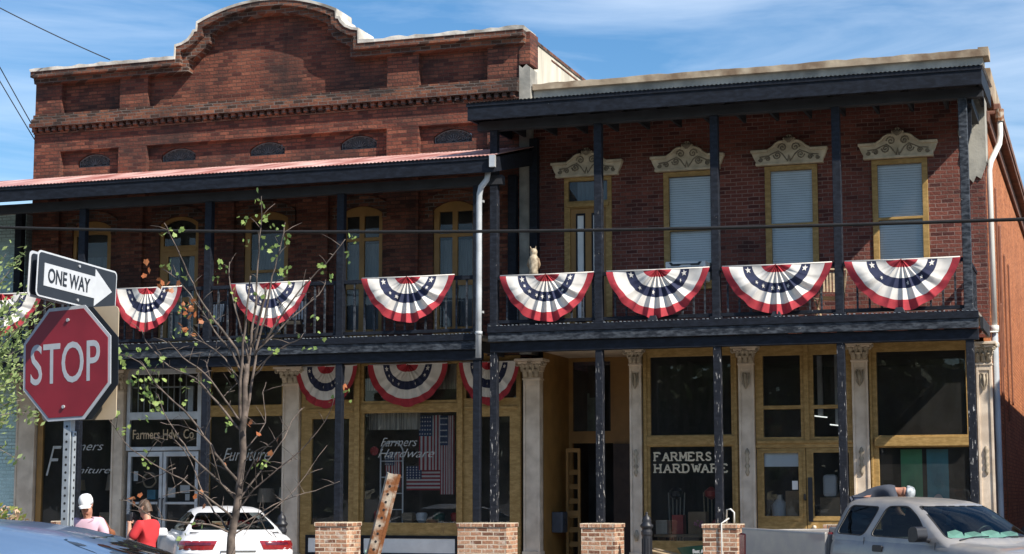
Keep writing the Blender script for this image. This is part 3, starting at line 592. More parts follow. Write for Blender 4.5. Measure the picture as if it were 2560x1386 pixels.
M['tube_light'] = bpy.data.materials.new('lit_tube'); M['tube_light'].use_nodes = True; _b = M['tube_light'].node_tree.nodes['Principled BSDF']; _b.inputs['Emission Color'].default_value = (.95, 1, .95, 1); _b.inputs['Emission Strength'].default_value = 0.7
for px, py, Y, lb in ((2052, 1042, 5.2, 'lit fluorescent tube seen through the right-hand transom panes'), (2096, 1064, 4.4, 'lit fluorescent tube low in the transom beside the flaking post'), (1700, 985, 6.0, 'lit fluorescent tube deep inside the lettered window')):
    p_ = at(px, py, Y); t = thing('ceiling_light', lb, 'ceiling light', (p_.x, p_.y, p_.z), 'lit tubes in the hardware shop')
    q = MB(); q.tube([p_+Vector((-.09, -.45, 0)), p_+Vector((.07, .35, 0))], .013, 8); q.build('lamp_tube', 'tube_light', t)
    q = MB(); q.box(p_.x-.05, p_.x+.05, p_.y-.04, p_.y+.04, p_.z+.03, 4.49); q.build('hanger', 'alu', t)
# recessed stair entrance
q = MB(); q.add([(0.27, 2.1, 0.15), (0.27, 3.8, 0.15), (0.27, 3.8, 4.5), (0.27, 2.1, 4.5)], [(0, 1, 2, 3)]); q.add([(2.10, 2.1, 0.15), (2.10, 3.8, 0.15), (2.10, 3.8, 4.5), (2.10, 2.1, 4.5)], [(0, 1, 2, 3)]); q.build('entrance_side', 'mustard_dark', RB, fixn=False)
q = MB(); q.box(0.27, 2.10, 1.95, 3.9, 4.46, 4.52); q.build('entrance_ceiling', 'cream', RB)
q = MB(); q.box(0.27, 2.10, 2.05, 3.9, 0.145, 0.16); q.build('threshold', 'concrete', RB)
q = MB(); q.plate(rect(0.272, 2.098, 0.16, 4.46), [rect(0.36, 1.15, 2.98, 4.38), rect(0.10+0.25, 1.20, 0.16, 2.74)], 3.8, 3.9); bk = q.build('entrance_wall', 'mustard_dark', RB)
pane(bk, 0.36, 1.15, 2.98, 4.38, 3.84, 'glass_dark')
q = MB(); q.plate([(0.62, 2.98), (0.85, 2.98), (0.84, 3.66), (0.66, 3.66), (0.66, 3.75), (0.62, 3.75)], [], 3.95, 3.97); q.build('notice', pm('green_white_notice', (0.30, 0.36, 0.26), 0.7, 0.4, 3), bk)
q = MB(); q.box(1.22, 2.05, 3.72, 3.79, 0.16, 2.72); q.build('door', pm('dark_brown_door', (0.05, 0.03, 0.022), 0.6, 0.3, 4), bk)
q = MB(); q.add([(0.3, 3.92, 0.16), (1.3, 3.92, 0.16), (1.3, 3.92, 4.4), (0.3, 3.92, 4.4)], [(0, 1, 2, 3)]); q.xf(Matrix.Translation((0, 1.2, 0))); q.build('stair_hall', 'room_dark', bk)
rk = thing('door_shutter', 'tall mustard louvred shutter leaning open in the dark recessed entrance', 'shutter', (0.45, 3.2, 0.16))
q = MB(); q.box(0.42, 0.47, 3.1, 3.16, 0.16, 2.62); q.box(0.66, 0.71, 3.1, 3.16, 0.16, 2.62); q.box(0.47, 0.66, 3.1, 3.16, 2.54, 2.62); q.box(0.47, 0.66, 3.1, 3.16, 0.16, 0.26); q.box(0.47, 0.66, 3.1, 3.16, 1.3, 1.4); q.build('frame', 'mustard_dark', rk)
q = MB()
for i in range(7): q.add([(0.475, 3.10, 0.42+i*0.28), (0.655, 3.10, 0.42+i*0.28), (0.655, 3.15, 0.52+i*0.28), (0.475, 3.15, 0.52+i*0.28)], [(0, 1, 2, 3)])
q.build('louvre', 'mustard_dark', rk, fixn=False)
mb_ = thing('mailbox', 'grey wall mailbox beside the recessed entrance, in its shade', 'mailbox', (0.35, 2.75, 1.1))
q = MB(); q.box(0.275, 0.50, 2.6, 2.95, 0.98, 1.38); q.build('box', pm('grey_box_paint', (0.06, 0.07, 0.09), 0.5), mb_, bevel=0.02)
q = MB(); q.tube([(0.51, 2.72, 1.12), (0.53, 2.72, 1.18), (0.51, 2.72, 1.25)], 0.012, 6); q.build('handle', 'iron', mb_)
# downspout on the side wall
ds = thing('downspout', 'white downspout with a dog-leg elbow on the right corner of the brick store', 'downspout', (8.72, 2.15, 0.14))
q = MB(); q.tube([(8.92, 2.75, 8.62), (8.92, 2.75, 8.30), (8.90, 2.70, 8.12), (8.76, 2.30, 7.72), (8.735, 2.20, 7.55), (8.735, 2.20, 4.62)], 0.052, 12); q.build('upper_pipe', 'pvc', ds, smooth=True)
q = MB(); q.tube([(8.735, 2.20, 4.64), (8.735, 2.20, 0.5), (8.78, 2.1, 0.3)], 0.057, 12); q.build('lower_pipe', 'pvc_grey', ds, smooth=True)
q = MB(); q.tube([(8.735, 2.2, 4.72), (8.735, 2.2, 4.60)], 0.078, 12); q.tube([(8.45, 2.1, 4.42), (8.74, 2.12, 4.42), (8.79, 2.2, 4.40), (8.79, 2.2, 4.33)], 0.018, 6); q.tube([(8.45, 2.1, 4.60), (8.80, 2.12, 4.60)], 0.015, 6); q.build('bracket', 'pvc', ds, smooth=True)
q = MB(); q.tube([(8.92, 2.75, 8.78), (8.92, 2.75, 8.55)], 0.08, 10); q.build('outlet', 'rust', ds)
q = MB(); random.seed(3)
for y, z0, z1, r in ((4.6, 3.4, 7.6, 0.02), (5.5, 4.2, 7.0, 0.03), (7.0, 3.2, 6.6, 0.02), (8.6, 3.6, 6.6, 0.02), (5.2, 0.5, 5.4, 0.015)): q.tube([(8.70, y, z0), (8.70, y, z1), (8.70, y+0.06, z1+0.03)], r, 6)
q.build('conduit', pm('brown_conduit', (0.2, 0.085, 0.05), 0.7), RB)

# ================================================================ NEIGHBOURS
TB = thing('teal_building', 'teal painted brick building at the far left edge', 'building', (-16, 2.0, 0))
q = MB(); q.plate(rect(-22, -11.44, 0.14, 7.75), [rect(-20, -17.2, 0.9, 3.2), rect(-15.6, -14.4, 0.2, 2.9)], 2.05, 2.4); q.box(-22, -11.44, 2.4, 12, 7.3, 7.5); q.build('wall', 'brick_teal', TB)
pane(TB, -20, -17.2, 0.9, 3.2, 2.1, 'glass_dark'); pane(TB, -15.6, -14.4, 0.2, 2.9, 2.1, 'glass_dark', name='door')
q = MB(); q.box(-22.1, -11.44, 1.98, 2.5, 7.752, 7.85); q.build('coping', 'cap_white', TB)
NB = thing('brick_building', 'low brick building across the alley on the far right', 'building', (16, 0.5, 0))
q = MB(); q.box(12.2, 22, 0.23, 34, 0.0, 6.95); q.build('wall', 'brick_right', NB)
q = MB(); q.box(12.15, 22.05, 0.18, 34.05, 6.952, 7.1); q.build('coping', 'cap_tan', NB)
q = MB(); q.plate(rect(13.2, 15.6, 0.5, 2.8), [rect(13.3, 15.5, 0.6, 2.7)], 0.17, 0.228); o = q.build('shop_window', 'mustard', NB); pane(o, 13.3, 15.5, 0.6, 2.7, 0.20, 'glass_dark')

random.seed(12); tl_ = MB()
for i in range(24):
    cx, cy = -80+i*6.5+random.uniform(-2, 2), random.uniform(-56, -44); hh_ = random.uniform(7.5, 11)
    tl_.tube([(cx, cy, 0), (cx+.2, cy, hh_*.35), (cx+random.uniform(-.8, .8), cy, hh_*.7)], [.32, .25, .1], 8)
    for j in range(3400):
        v = Vector((random.gauss(0, 1), random.gauss(0, 1), random.gauss(0, 1))).normalized()*(random.random()**.4); c_ = Vector((cx+v.x*4.8, cy+v.y*4.0, hh_*.50+v.z*hh_*.50)); s_ = random.uniform(.28, .52); nn = Vector((random.gauss(0, 1), random.gauss(0, 1), random.gauss(0, 1))).normalized(); aa = nn.orthogonal().normalized(); bb = nn.cross(aa)
        tl_.add([c_-aa*s_, c_+bb*s_*.6, c_+aa*s_, c_-bb*s_*.6], [(0, 1, 2, 3)], 1)
o = tl_.build('tree_belt', ['bark', leafmat('dark_tree_leaf', (0.035, 0.06, 0.018), (0.07, 0.11, 0.03), .2)], None, fixn=False); o['kind'] = 'stuff'; o['label'] = 'belt of dark shade trees across the street, seen only in reflections'

# ================================================================ GALLERIES
def beam_post(x, z0, z1, w_, par, mat, name='post', base=True, label=None):
    q = MB(); h = w_/2
    q.box(x-h, x+h, -h, h, z0, z1)
    if base: q.box(x-h-0.035, x+h+0.035, -h-0.035, h+0.035, z0, z0+0.07)
    return q.build(name, mat, par, bevel=0.008, label=label)
def gallery(label, posts, x0, x1, zf, zp, ztop, rail_z, deck_front, worn, side_rail, roof):
    G = thing('wooden_gallery', label, 'gallery', ((x0+x1)/2, 0, 1.2))
    for i, x in enumerate(posts):
        beam_post(x, zf, ztop, 0.145, G, 'black_grey' if i == len(posts)-1 and side_rail else 'black_part' if worn else 'black_paint')
        beam_post(x, zp, zf-0.36, 0.135, G, 'black_worn' if worn else 'black_paint', base=False, label='flaking lower post showing white under the black paint' if worn else None)
    q = MB(); q.box(x0, x1, -0.14, 1.96, zf-0.05, zf); q.build('deck', 'deck_wood', G)
    q = MB(); q.box(x0, x1, -0.20, -0.142, zf-0.11, zf+0.015); q.build('deck_edge', 'black_paint', G, bevel=0.006)
    q = MB(); random.seed(int(x1*7)); x = x0+0.03
    while x < x1-0.03:
        if random.random() < 0.8: q.box(x, x+random.uniform(0.015, 0.04), -0.206, -0.16, zf+0.016, zf+random.uniform(0.02, 0.03))
        x += 0.075
    q.build('tin_edge', 'tin', G)
    q = MB(); q.box(x0+0.01, x1-0.01, -0.175, -0.10, zf-0.27, zf-0.112); q.build('fascia_board', 'black_grey', G, bevel=0.006)
    q = MB(); q.box(x0+0.02, x1-0.02, -0.09, 0.09, zf-0.46, zf-0.272); q.build('beam', 'black_paint', G, bevel=0.008)
    j = MB(); k = x0+0.3
    while k < x1: j.box(k, k+0.05, 0.1, 1.9, zf-0.26, zf-0.06); k += 0.6
    j.build('joist', 'soffit', G)
    for rz, hh, nm in ((rail_z, 0.035, 'top_rail'), (zf+0.10, 0.03, 'bottom_rail')):
        q = MB()
        for a, b_ in zip(posts, posts[1:]): q.box(a+0.074, b_-0.074, -0.035, 0.035, rz-hh, rz+hh)
        if posts[0] > x0+0.4: q.box(x0, posts[0]-0.074, -0.035, 0.035, rz-hh, rz+hh)
        if side_rail: q.box(posts[-1]-0.03, posts[-1]+0.03, 0.074, 1.95, rz-hh, rz+hh)
        q.build(nm, 'black_paint', G, bevel=0.004)
    proto = None; X = x0+0.12
    spots = []
    while X < posts[-1]:
        if all(abs(X-p_) > 0.11 for p_ in posts): spots.append((X, 0.0))
        X += 0.205
    if side_rail: spots += [(posts[-1], 0.25+0.2*i) for i in range(9)]
    for X, Y in spots:
        if proto is None:
            q = MB(); q.box(-0.016, 0.016, -0.016, 0.016, 0.13, rail_z-zf-0.036); proto = q.build('baluster', 'black_grey', G, off=Vector()); o = proto
        else: o = proto.copy(); COL.objects.link(o)
        o.location = Vector((X, Y, zf))-G.location
    rx0, rx1, fz0, fz1, wz = roof
    q = MB(); q.box(rx0, rx1, -0.58, -0.53, fz0, fz1); q.box(rx0-0.02, rx1+0.02, -0.60, -0.582, fz1-0.05, fz1+0.02); q.build('roof_fascia', 'black_paint', G, bevel=0.005)
    q = MB(); sl = (wz-fz1)/2.58
    q.add([(rx0, -0.52, fz1-0.08), (rx1, -0.52, fz1-0.08), (rx1, 1.9, wz-0.12), (rx0, 1.9, wz-0.12)], [(0, 1, 2, 3)]); q.box(rx0+0.02, rx1-0.02, -0.09, 0.09, ztop, ztop+0.17)
    k = rx0+0.3
    while k < rx1-0.1: q.add([(k, -0.52, fz0+0.08), (k, 1.9, wz-0.34), (k, 1.9, wz-0.13), (k, -0.52, fz1-0.09), (k+0.05, -0.52, fz0+0.08), (k+0.05, 1.9, wz-0.34), (k+0.05, 1.9, wz-0.13), (k+0.05, -0.52, fz1-0.09)], [(0, 1, 2, 3), (4, 5, 6, 7), (0, 1, 5, 4)]); k += 0.62
    q.build('soffit', 'soffit', G, fixn=False)
    for xx in (rx0, rx1):
        q = MB(); s_ = 1 if xx == rx1 else -1
        q.plate([(-0.53, fz0+0.01), (-0.53, fz1), (1.92, wz-0.06), (1.92, wz-0.36)], [], min(xx, xx-s_*0.05), max(xx, xx-s_*0.05), axis='x'); q.build('barge_board', 'black_paint', G)
    q = MB(); nn = int((rx1-rx0)/0.038)
    q.grid(lambda u, v: (rx0-0.03+u*(rx1-rx0+0.06), -0.62+v*2.56, fz1+0.022+sl*v*2.56+0.009*cos(u*nn*pi)), nn+1, 2)
    rf = q.build('roof', 'roof_red' if fz1 < 8.2 else 'tin', G, smooth=True, fixn=False)
    return G
RP = [0.0, 1.998, 4.143, 6.298, 8.453]
GR = gallery('taller black wooden gallery of the right store, with four bunting bays and a flat eave', RP, -0.08, 8.62, 4.745, 1.215, 8.42, 5.655, 0, True, True, (-0.33, 8.82, 8.52, 8.82, 9.0))
LP = [-14.4, -11.55, -8.71, -5.89, -3.08, -0.33]
GL = gallery('lower black wooden gallery of the left store, under a faded red tin roof', LP, -14.6, -0.22, 4.62, 1.225, 7.40, 5.70, 0, False, False, (-14.8, 0.19, 7.54, 7.82, 8.47))
for x in (-11.40, -0.24, 0.20):
    q = MB(); q.box(x-0.08, x+0.08, 1.70, 1.862, 4.63 if x < 0.1 else 4.75, 7.9 if x < 0.1 else 8.6); q.build('wall_post', 'black_paint', GL if x < 0 else GR, bevel=0.006)
q = MB(); q.box(0.12, 0.225, -0.66, -0.58, 7.62, 7.84); q.build('gutter_end', 'alu', GL)
q = MB(); q.tube([(0.0, -0.36, 7.60), (-0.03, -0.36, 7.44), (-0.15, -0.33, 7.32), (-0.19, -0.31, 7.18), (-0.20, -0.30, 7.0), (-0.20, -0.30, 5.4), (-0.205, -0.30, 4.18)], 0.055, 12); q.tube([(-0.20, -0.30, 4.66), (-0.20, -0.30, 4.60)], 0.066, 12)
M['pvc_dull'] = pm('weathered_white_pipe', (.42, .44, .46), .5, .2, 3)
sp = thing('downspout', 'white downspout between the two galleries, hanging from the red roof end', 'downspout', (-0.2, -0.3, 4.18)); q.build('pipe', 'pvc_dull', sp, smooth=True)
q = MB(); q.box(-0.27, -0.14, -0.25, -0.17, 7.05, 7.09); q.box(-0.27, -0.14, -0.25, -0.18, 5.0, 5.04); q.build('strap', 'alu', sp)
q = MB(); q.plate([(8.45, 7.55), (8.45, 8.5), (8.56, 8.5), (8.56, 8.0)], [], 0.5, 0.56); q.box(8.40, 8.60, 0.09, 1.9, 8.35, 8.5); q.build('end_beam', 'black_paint', GR)
# brick piers
PLAB = ['buff brick pier carrying the black post in front of the furniture window', 'buff brick pier behind the white car carrying a black post', 'buff brick pier left of the rusty leaning post, under the left gallery', 'wide buff brick pier carrying two posts between the galleries',
        'buff brick pier in front of the recessed entrance', 'buff brick pier with a white conduit pipe, beside the pickup bed', 'buff brick pier hidden behind the pickup cab', 'buff brick pier at the right end of the gallery, behind the pickup hood']
for (c_, hw), lb in zip(((-8.71, .32), (-5.89, .32), (-3.08, .32), (-0.13, .47), (2.03, .31), (4.20, .30), (6.298, .31), (8.453, .31)), PLAB):
    t = thing('brick_pier', lb, 'brick pier', (c_, 0, 0.14), 'brick piers under the gallery posts')
    q = MB(); q.box(c_-hw, c_+hw, -hw+(.16 if hw > .4 else 0), hw-(.16 if hw > .4 else 0), 0.14, 1.13); q.build('shaft', 'brick_pier', t, bevel=0.006)
    q = MB(); dy = hw-(.16 if hw > .4 else 0)+0.02; n = int(round(2*(hw+0.02)/0.075)); k = 2*(hw+0.02)/n
    for i in range(n): q.box(c_-hw-0.02+i*k+0.005, c_-hw-0.02+(i+1)*k-0.005, -dy, dy, 1.132, 1.205)
    q.box(c_-hw-0.01, c_+hw+0.01, -dy+0.01, dy-0.01, 1.131, 1.20); q.build('cap_course', 'brick_pier', t, bevel=0.006)
cp_ = thing('conduit_pipe', 'thin white conduit bent over the brick pier beside the pickup bed', 'pipe', (4.28, -0.33, 0.14))
q = MB(); q.tube([(4.24, -0.335, 0.14), (4.24, -0.335, 1.22), (4.30, -0.30, 1.26), (4.34, -0.20, 1.30)], 0.014, 8); q.tube([(4.28, -0.1, 1.22), (4.29, -0.1, 1.45), (4.36, -0.12, 1.46), (4.42, -0.12, 1.40), (4.42, -0.12, 1.22)], 0.015, 8); q.build('pipe', 'pvc', cp_, smooth=True)

# ================================================================ BUNTINGS
def bunting(name, label, group, x0, x1, ztop, drop, y, seed, shape=1.0, pleat=1.0, sag=0.015, grp=None):
    random.seed(seed); c_ = (x0+x1)/2; a = (x1-x0)/2; ph = random.uniform(0, 6); k1 = random.uniform(0.8, 1.2)
    skew = random.uniform(-0.05, 0.05); NP = 11
    folds = [random.uniform(-.12, .12) for _ in range(40)]; amp = [random.uniform(.55, 1.25) for _ in range(40)]
    KN = (0, .24, .43, .64, .845, 1.0); KC = (0, .15, .37, .575, .80, 1.0); KT = (0, .275, .445, .61, .865, 1.0)
    def lerp_k(r, K):
        for i in range(5):
            if r <= KN[i+1] or i == 4: return K[i]+(K[i+1]-K[i])*(r-KN[i])/(KN[i+1]-KN[i])
    def S(r, th):                       # r 0..1 from the hanging point, th -pi/2..pi/2 (0 = straight down)
        e = abs(th)/(pi/2); r = lerp_k(r, KC)*(1-e**1.5)+lerp_k(r, KT)*e**1.5; k_ = int((th+pi/2)/pi*NP+.5) % 40
        x = c_ + a*r*sin(th)*(1-0.07*r*(1-e)); z = ztop - drop*(r**shape)*(max(0, cos(th))**(0.80+(0.52 if shape == 1.0 else .2)*r*r)) - sag*sin(pi*min(1, r*abs(sin(th))))*e**4
        w_ = max(0.0, 1-(e/.78)**3); p_ = NP*2*th*(1-.18*e)+ph+folds[k_]
        tri = math.asin(.96*sin(p_))/1.3
        pl = 0.044*pleat*k1*(0.30+0.85*r)*(1-.55*max(0, (r-.72)/.28)*min(1, 3*e))*w_*tri*amp[k_]
        sw = 0.046*pleat*sin(11.0*r*(1.0-0.35*e)+ph*0.7+e*3.0+sin(ph)*th)*max(0, min(1, 2.6*e-.75))*(1-e**8)
        x += 0.016*pleat*cos(p_)*r*w_; z += (0.012*cos(p_*.5+1) if r > 0.86 else 0)*w_ + .010*sin(7*r+ph+5*th)*(1-w_)*(1-e**4)
        return Vector((x, y-0.05-pl-sw-0.045*r*cos(th)+0.014*sin(3*th+ph), z))
    m_ = MB(); bands = [(0.24, 0), (0.43, 1), (0.64, 2), (0.845, 1), (1.01, 0)]
    def mi(u, v):
        for lim, k in bands:
            if u < lim: return k
        return 0
    R_ = [0.0, .05, .10, .15, .19, .24, .29, .35, .40, .43, .47, .51, .55, .60, .64, .69, .74, .79, .845, .89, .94, 1.0]; NT = 200
    vs = [S(max(r, 0.004), -pi/2+pi*j/NT) for r in R_ for j in range(NT+1)]
    for i in range(len(R_)-1):
        for j in range(NT):
            m_.f.append((i*(NT+1)+j, i*(NT+1)+j+1, (i+1)*(NT+1)+j+1, (i+1)*(NT+1)+j)); m_.m.append(mi((R_[i]+R_[i+1])/2, 0))
    m_.v = [tuple(v) for v in vs]
    for th in [-pi/2+0.14] + [(-1.12+0.32*i+random.uniform(-.05, .05)) for i in range(8)] + [pi/2-0.14]:
        end = abs(th) > 1.3
        if not end and random.random() < .4: continue
        rs = 0.535; rr = (0.066 if end else .052)*a/0.9; sq_ = 1.0 if end else random.uniform(.35, .75); ro = random.uniform(-.5, .5)*(0.3 if end else 1)
        pts = []
        for i in range(10):
            q = rr if i % 2 == 0 else rr*0.42; an = pi*i/5+ro
            dx, dz = q*sin(an)*sq_, q*cos(an)
            rn = rs - (dz*cos(th)/drop*0.95 - dx*sin(th)/a*0.9); tn = th + (dx*cos(th)/(a*rs) + dz*sin(th)/(drop*rs)*0.9)
            pts.append((rn, max(-pi/2+.01, min(pi/2-.01, tn))))
        ring = [S(*p_)+Vector((0, -0.010, 0)) for p_ in pts]; cen = S(rs, th)+Vector((0, -0.012, 0))
        o_ = len(m_.v); m_.v += [tuple(v) for v in ring]+[tuple(cen)]
        for i in range(10): m_.f.append((o_+i, o_+(i+1) % 10, o_+10)); m_.m.append(1)
    m_.tube([(x0+0.01, y-0.035, ztop+0.004), (c_, y-0.04, ztop-0.004), (x1-0.01, y-0.035, ztop+0.004)], 0.013, 6, 1)
    o = m_.build(name, ['red_cloth', 'white_cloth', 'blue_cloth'], None, off=Vector((c_, y, ztop)), smooth=True, fixn=False)
    return tag(o, label, 'bunting', group)
RL = ['star-spangled half-round bunting under the owl decoy, first bay of the right gallery', 'half-round bunting below the window air conditioner', 'half-round bunting in front of the middle upper window, third bay of the right gallery', 'half-round bunting at the right end, its wall bay partly sunlit']
for (a, b_), lb, sd_ in zip(((0.13, 1.93), (2.15, 4.05), (4.26, 6.20), (6.40, 8.35)), RL, (1, 2, 3, 4)):
    bunting('bunting', lb, 'buntings on the gallery rails', a, b_, 5.685, 0.87, -0.055, sd_)
for (a, b_), lb, sd_, pl in zip(((-11.42, -9.56), (-7.95, -6.41), (-5.36, -3.66), (-2.62, -0.74)), ['half-round bunting cut by the left edge, behind the willowy branches', 'half-round bunting partly covered by the ONE WAY sign', 'half-round bunting behind the upper stems of the sapling', 'half-round bunting beside the white downspout, under the right-hand arched windows'], (5, 6, 7, 8), (.9, .9, 1, 1)):
    bunting('bunting', lb, 'buntings on the gallery rails', a, b_, 5.745, 0.86, -0.055, sd_, pleat=pl)
for (a, b_), lb, sd_ in zip(((-4.86, -3.52), (-3.28, -1.60), (-1.36, -0.12)), ['shaded bunting over the shop door left of the large shop window', 'shaded bunting over the large shop window with flags', 'shaded bunting beside the broad cream column, behind two posts'], (9, 10, 11)):
    bunting('bunting', lb, 'buntings in the shade over the shop front', a, b_, 4.27, 0.84, 1.86, sd_, shape=0.9, pleat=0.7)

# ================================================================ THINGS ON THE GALLERIES
ow = thing('owl_decoy', 'tan plastic owl decoy perched on the gallery rail', 'owl decoy', (0.755, 0, 5.69))
q = MB(); q.lathe([(0.06, 0), (0.085, 0.03), (0.075, 0.09), (0.088, 0.18), (0.092, 0.27), (0.075, 0.34), (0.055, 0.365), (0.062, 0.385), (0.072, 0.42), (0.064, 0.46), (0.035, 0.49), (0.005, 0.495)], (0.755, 0, 5.69), 18)
M['owl'] = pm('owl_plastic', (0.30, 0.23, 0.15), 0.7, 0.35, 14, 0.5, 40, col2=(0.50, 0.42, 0.30)); q.build('body', 'owl', ow, smooth=True)
q = MB()
for s_ in (-1, 1): q.tube([(0.755+s_*0.035, -0.02, 6.15), (0.755+s_*0.055, -0.03, 6.22)], [0.02, 0.004], 6)
q.build('ear_tuft', 'owl', ow)
q = MB()
for s_ in (-1, 1): q.tube([(0.755+s_*0.085, 0, 6.0), (0.755+s_*0.10, 0.01, 5.88), (0.755+s_*0.06, 0.04, 5.76)], [0.02, 0.035, 0.008], 8)
q.tube([(0.755, -0.068, 6.12), (0.755, -0.09, 6.10)], [0.014, 0.003], 6); q.build('wing', pm('owl_brown', (0.22, 0.15, 0.09), 0.7, 0.3, 14), ow, smooth=True)
ac = thing('air_conditioner', 'white window air conditioner under the first blinded window', 'air conditioner', (3.2, 1.8, 5.66))
q = MB(); q.box(2.83, 3.60, 1.62, 2.06, 5.67, 6.05); q.build('casing', 'white', ac, bevel=0.02)
q = MB()
for i in range(9): q.box(2.88, 3.55, 1.61, 1.622, 5.70+i*0.028, 5.715+i*0.028)
q.build('louvre', pm('grey_plastic', (0.2, 0.22, 0.24), 0.6), ac)
q = MB(); q.plate([(2.9, 6.03), (2.95, 5.965), (3.1, 5.965), (3.13, 5.985), (3.3, 5.985), (3.33, 5.965), (3.48, 5.965), (3.53, 6.03), (3.48, 6.03), (3.45, 6.0), (2.98, 6.0), (2.95, 6.03)], [], 1.606, 1.619); q.build('control_strip', 'iron', ac)
for i, (x, lb) in enumerate(((3.02, 'second small black floodlight on the right gallery deck, under the air conditioner bunting'), (5.22, 'small black floodlight on the deck below the third bunting of the right gallery'), (7.32, 'small black floodlight on the deck below the rightmost bunting'))):
    t = thing('floodlight', lb if i else 'small black floodlight on the deck below the bunting under the air conditioner', 'floodlight', (x, -0.1, 4.76), 'floodlights along the gallery deck')
    q = MB(); q.add([(x-.10, -.19, 4.765), (x+.10, -.19, 4.765), (x+.10, -.02, 4.765), (x-.10, -.02, 4.765), (x-.06, -.17, 4.86), (x+.06, -.17, 4.86), (x+.06, -.06, 4.86), (x-.06, -.06, 4.86)], [(0, 1, 2, 3), (4, 5, 6, 7), (0, 1, 5, 4), (1, 2, 6, 5), (2, 3, 7, 6), (3, 0, 4, 7)]); q.build('housing', 'iron', t, bevel=0.006)
    q = MB(); q.tube([(x+0.03, -.1, 4.86), (x+0.05, -.06, 4.90)], 0.012, 6); q.build('bracket', 'iron', t)
def chair(label, x, y, z, rz, mat, cloth, group):
    t = thing('folding_chair', label, 'chair', (0, 0, 0), group, local=True)
    q = MB()
    for s_ in (-0.22, 0.22): q.tube([(s_, 0.22, 0), (s_, -0.12, 0.44), (s_, -0.26, 0.92)], 0.018, 6); q.tube([(s_, -0.22, 0), (s_, 0.2, 0.45)], 0.018, 6)
    q.tube([(-0.22, -0.26, 0.92), (0.22, -0.26, 0.92)], 0.018, 6); q.tube([(-0.22, 0.22, 0.02), (0.22, 0.22, 0.02)], 0.015, 6); q.build('frame', mat, t)
    q = MB(); q.grid(lambda u, v: (-0.21+0.42*u, -0.16+0.38*v, 0.45-0.05*sin(pi*v)), 6, 6); q.build('seat', cloth, t)
    q = MB()
    for i in range(7): q.box(-0.2+i*0.06, -0.165+i*0.06, -0.225, -0.21, 0.52, 0.88)
    q.build('backrest', cloth, t)
    t.location = (x, y, z); t.rotation_euler = (0, 0, rz); return t
M['check'] = pm('white_webbing', (0.62, 0.62, 0.6), 0.7, 0.1, 9)
M['wood'] = pm('weathered_wood', (0.36, 0.27, 0.17), 0.7, 0.25, 6, sc=(1, 1, 6))
chair('weathered wooden folding chair on the sunlit end of the right gallery', 5.98, 1.0, 4.75, 0.5, 'wood', 'wood', 'chairs on the gallery')
chair('black chair with white webbing behind the rail beside the bunting under the ONE WAY sign', -6.35, 0.9, 4.63, 2.9, 'iron', 'check', 'chairs on the gallery')
chair('black chair with white webbing behind the bunting with the sapling stems', -4.5, 0.9, 4.63, 3.3, 'iron', 'check', 'chairs on the gallery')

# ================================================================ PAVEMENT THINGS AND SHOP DISPLAYS
def bollard(label, x, y):
    t = thing('hitching_post', label, 'hitching post', (x, y, 0.14), 'black iron posts on the pavement')
    q = MB(); q.lathe([(.11, 0), (.11, .10), (.085, .13), (.085, .85), (.10, .88), (.10, .93), (.085, .95), (.085, 1.0)], (x, y, .14), 16)
    for i in range(12):
        a = 2*pi*i/12; q.tube([(x+.086*cos(a), y+.086*sin(a), .32), (x+.086*cos(a), y+.086*sin(a), .95)], .010, 5)
    q.build('shaft', 'iron', t)
    q = MB(); q.lathe([(.085, 1.0), (.115, 1.03), (.115, 1.06), (.075, 1.10), (.085, 1.13), (.07, 1.19), (.03, 1.23), (.02, 1.25), (.028, 1.27), (.004, 1.295)], (x, y, .12), 16); q.build('finial', 'iron', t, smooth=True)
bollard('black fluted iron post behind the white car', -4.12, -0.25); bollard('black fluted iron post right of the recessed entrance', 2.90, -0.25)
wb = thing('wheelbarrow', 'green wheelbarrow with wooden handles leaning under the lettered shop window', 'wheelbarrow', (3.55, 1.55, 0.14))
M['barrow'] = pm('dark_green_steel', (0.012, 0.085, 0.06), 0.45, 0.15, 5)
q = MB()
def tray(u, v):
    a = 2*pi*u; k = 0.62+0.38*v; return (3.62+0.55*k*(abs(cos(a))**0.7)*(1 if cos(a) > 0 else -1), 1.35+0.30*k*(abs(sin(a))**0.7)*(1 if sin(a) > 0 else -1), 0.50+0.30*v+0.05*cos(a))
q.grid(tray, 33, 6); q.add([tray(i/32, 0) for i in range(32)], [tuple(range(32))]); q.build('tray', 'barrow', wb, smooth=True, fixn=False)
q = MB()
for s_ in (-1, 1): q.tube([(4.35, 1.35+s_*0.12, 0.36), (3.6, 1.35+s_*0.22, 0.48), (2.55, 1.35+s_*0.3, 0.72)], 0.024, 8)
q.build('handle', 'wood', wb)
q = MB()
for s_ in (-1, 1): q.tube([(3.3, 1.35+s_*0.24, 0.52), (3.2, 1.35+s_*0.26, 0.16), (3.05, 1.35+s_*0.26, 0.16)], 0.015, 6)
q.build('leg', 'iron', wb)
q = MB()
q.tube([(4.36+0.16*cos(2*pi*i/20), 1.35, 0.34+0.16*sin(2*pi*i/20)) for i in range(21)], 0.045, 8, cap=False); q.build('wheel', 'rubber', wb, smooth=True)
text('Best A', 0.2, 0.075, 'sign_white', wb, (3.42, 1.035, 0.66), bold=0.03)
def crate(nm, lb, cat, x, y, z, w_, d_, h_, mat, bev=0.01, grp=None):
    q = MB(); q.plate(rect(x-w_/2, x+w_/2, z, z+h_), [], y-d_/2, y+d_/2); o = q.build(nm, mat, None, bevel=bev, off=Vector((x, y, z))); return tag(o, lb, cat, grp)
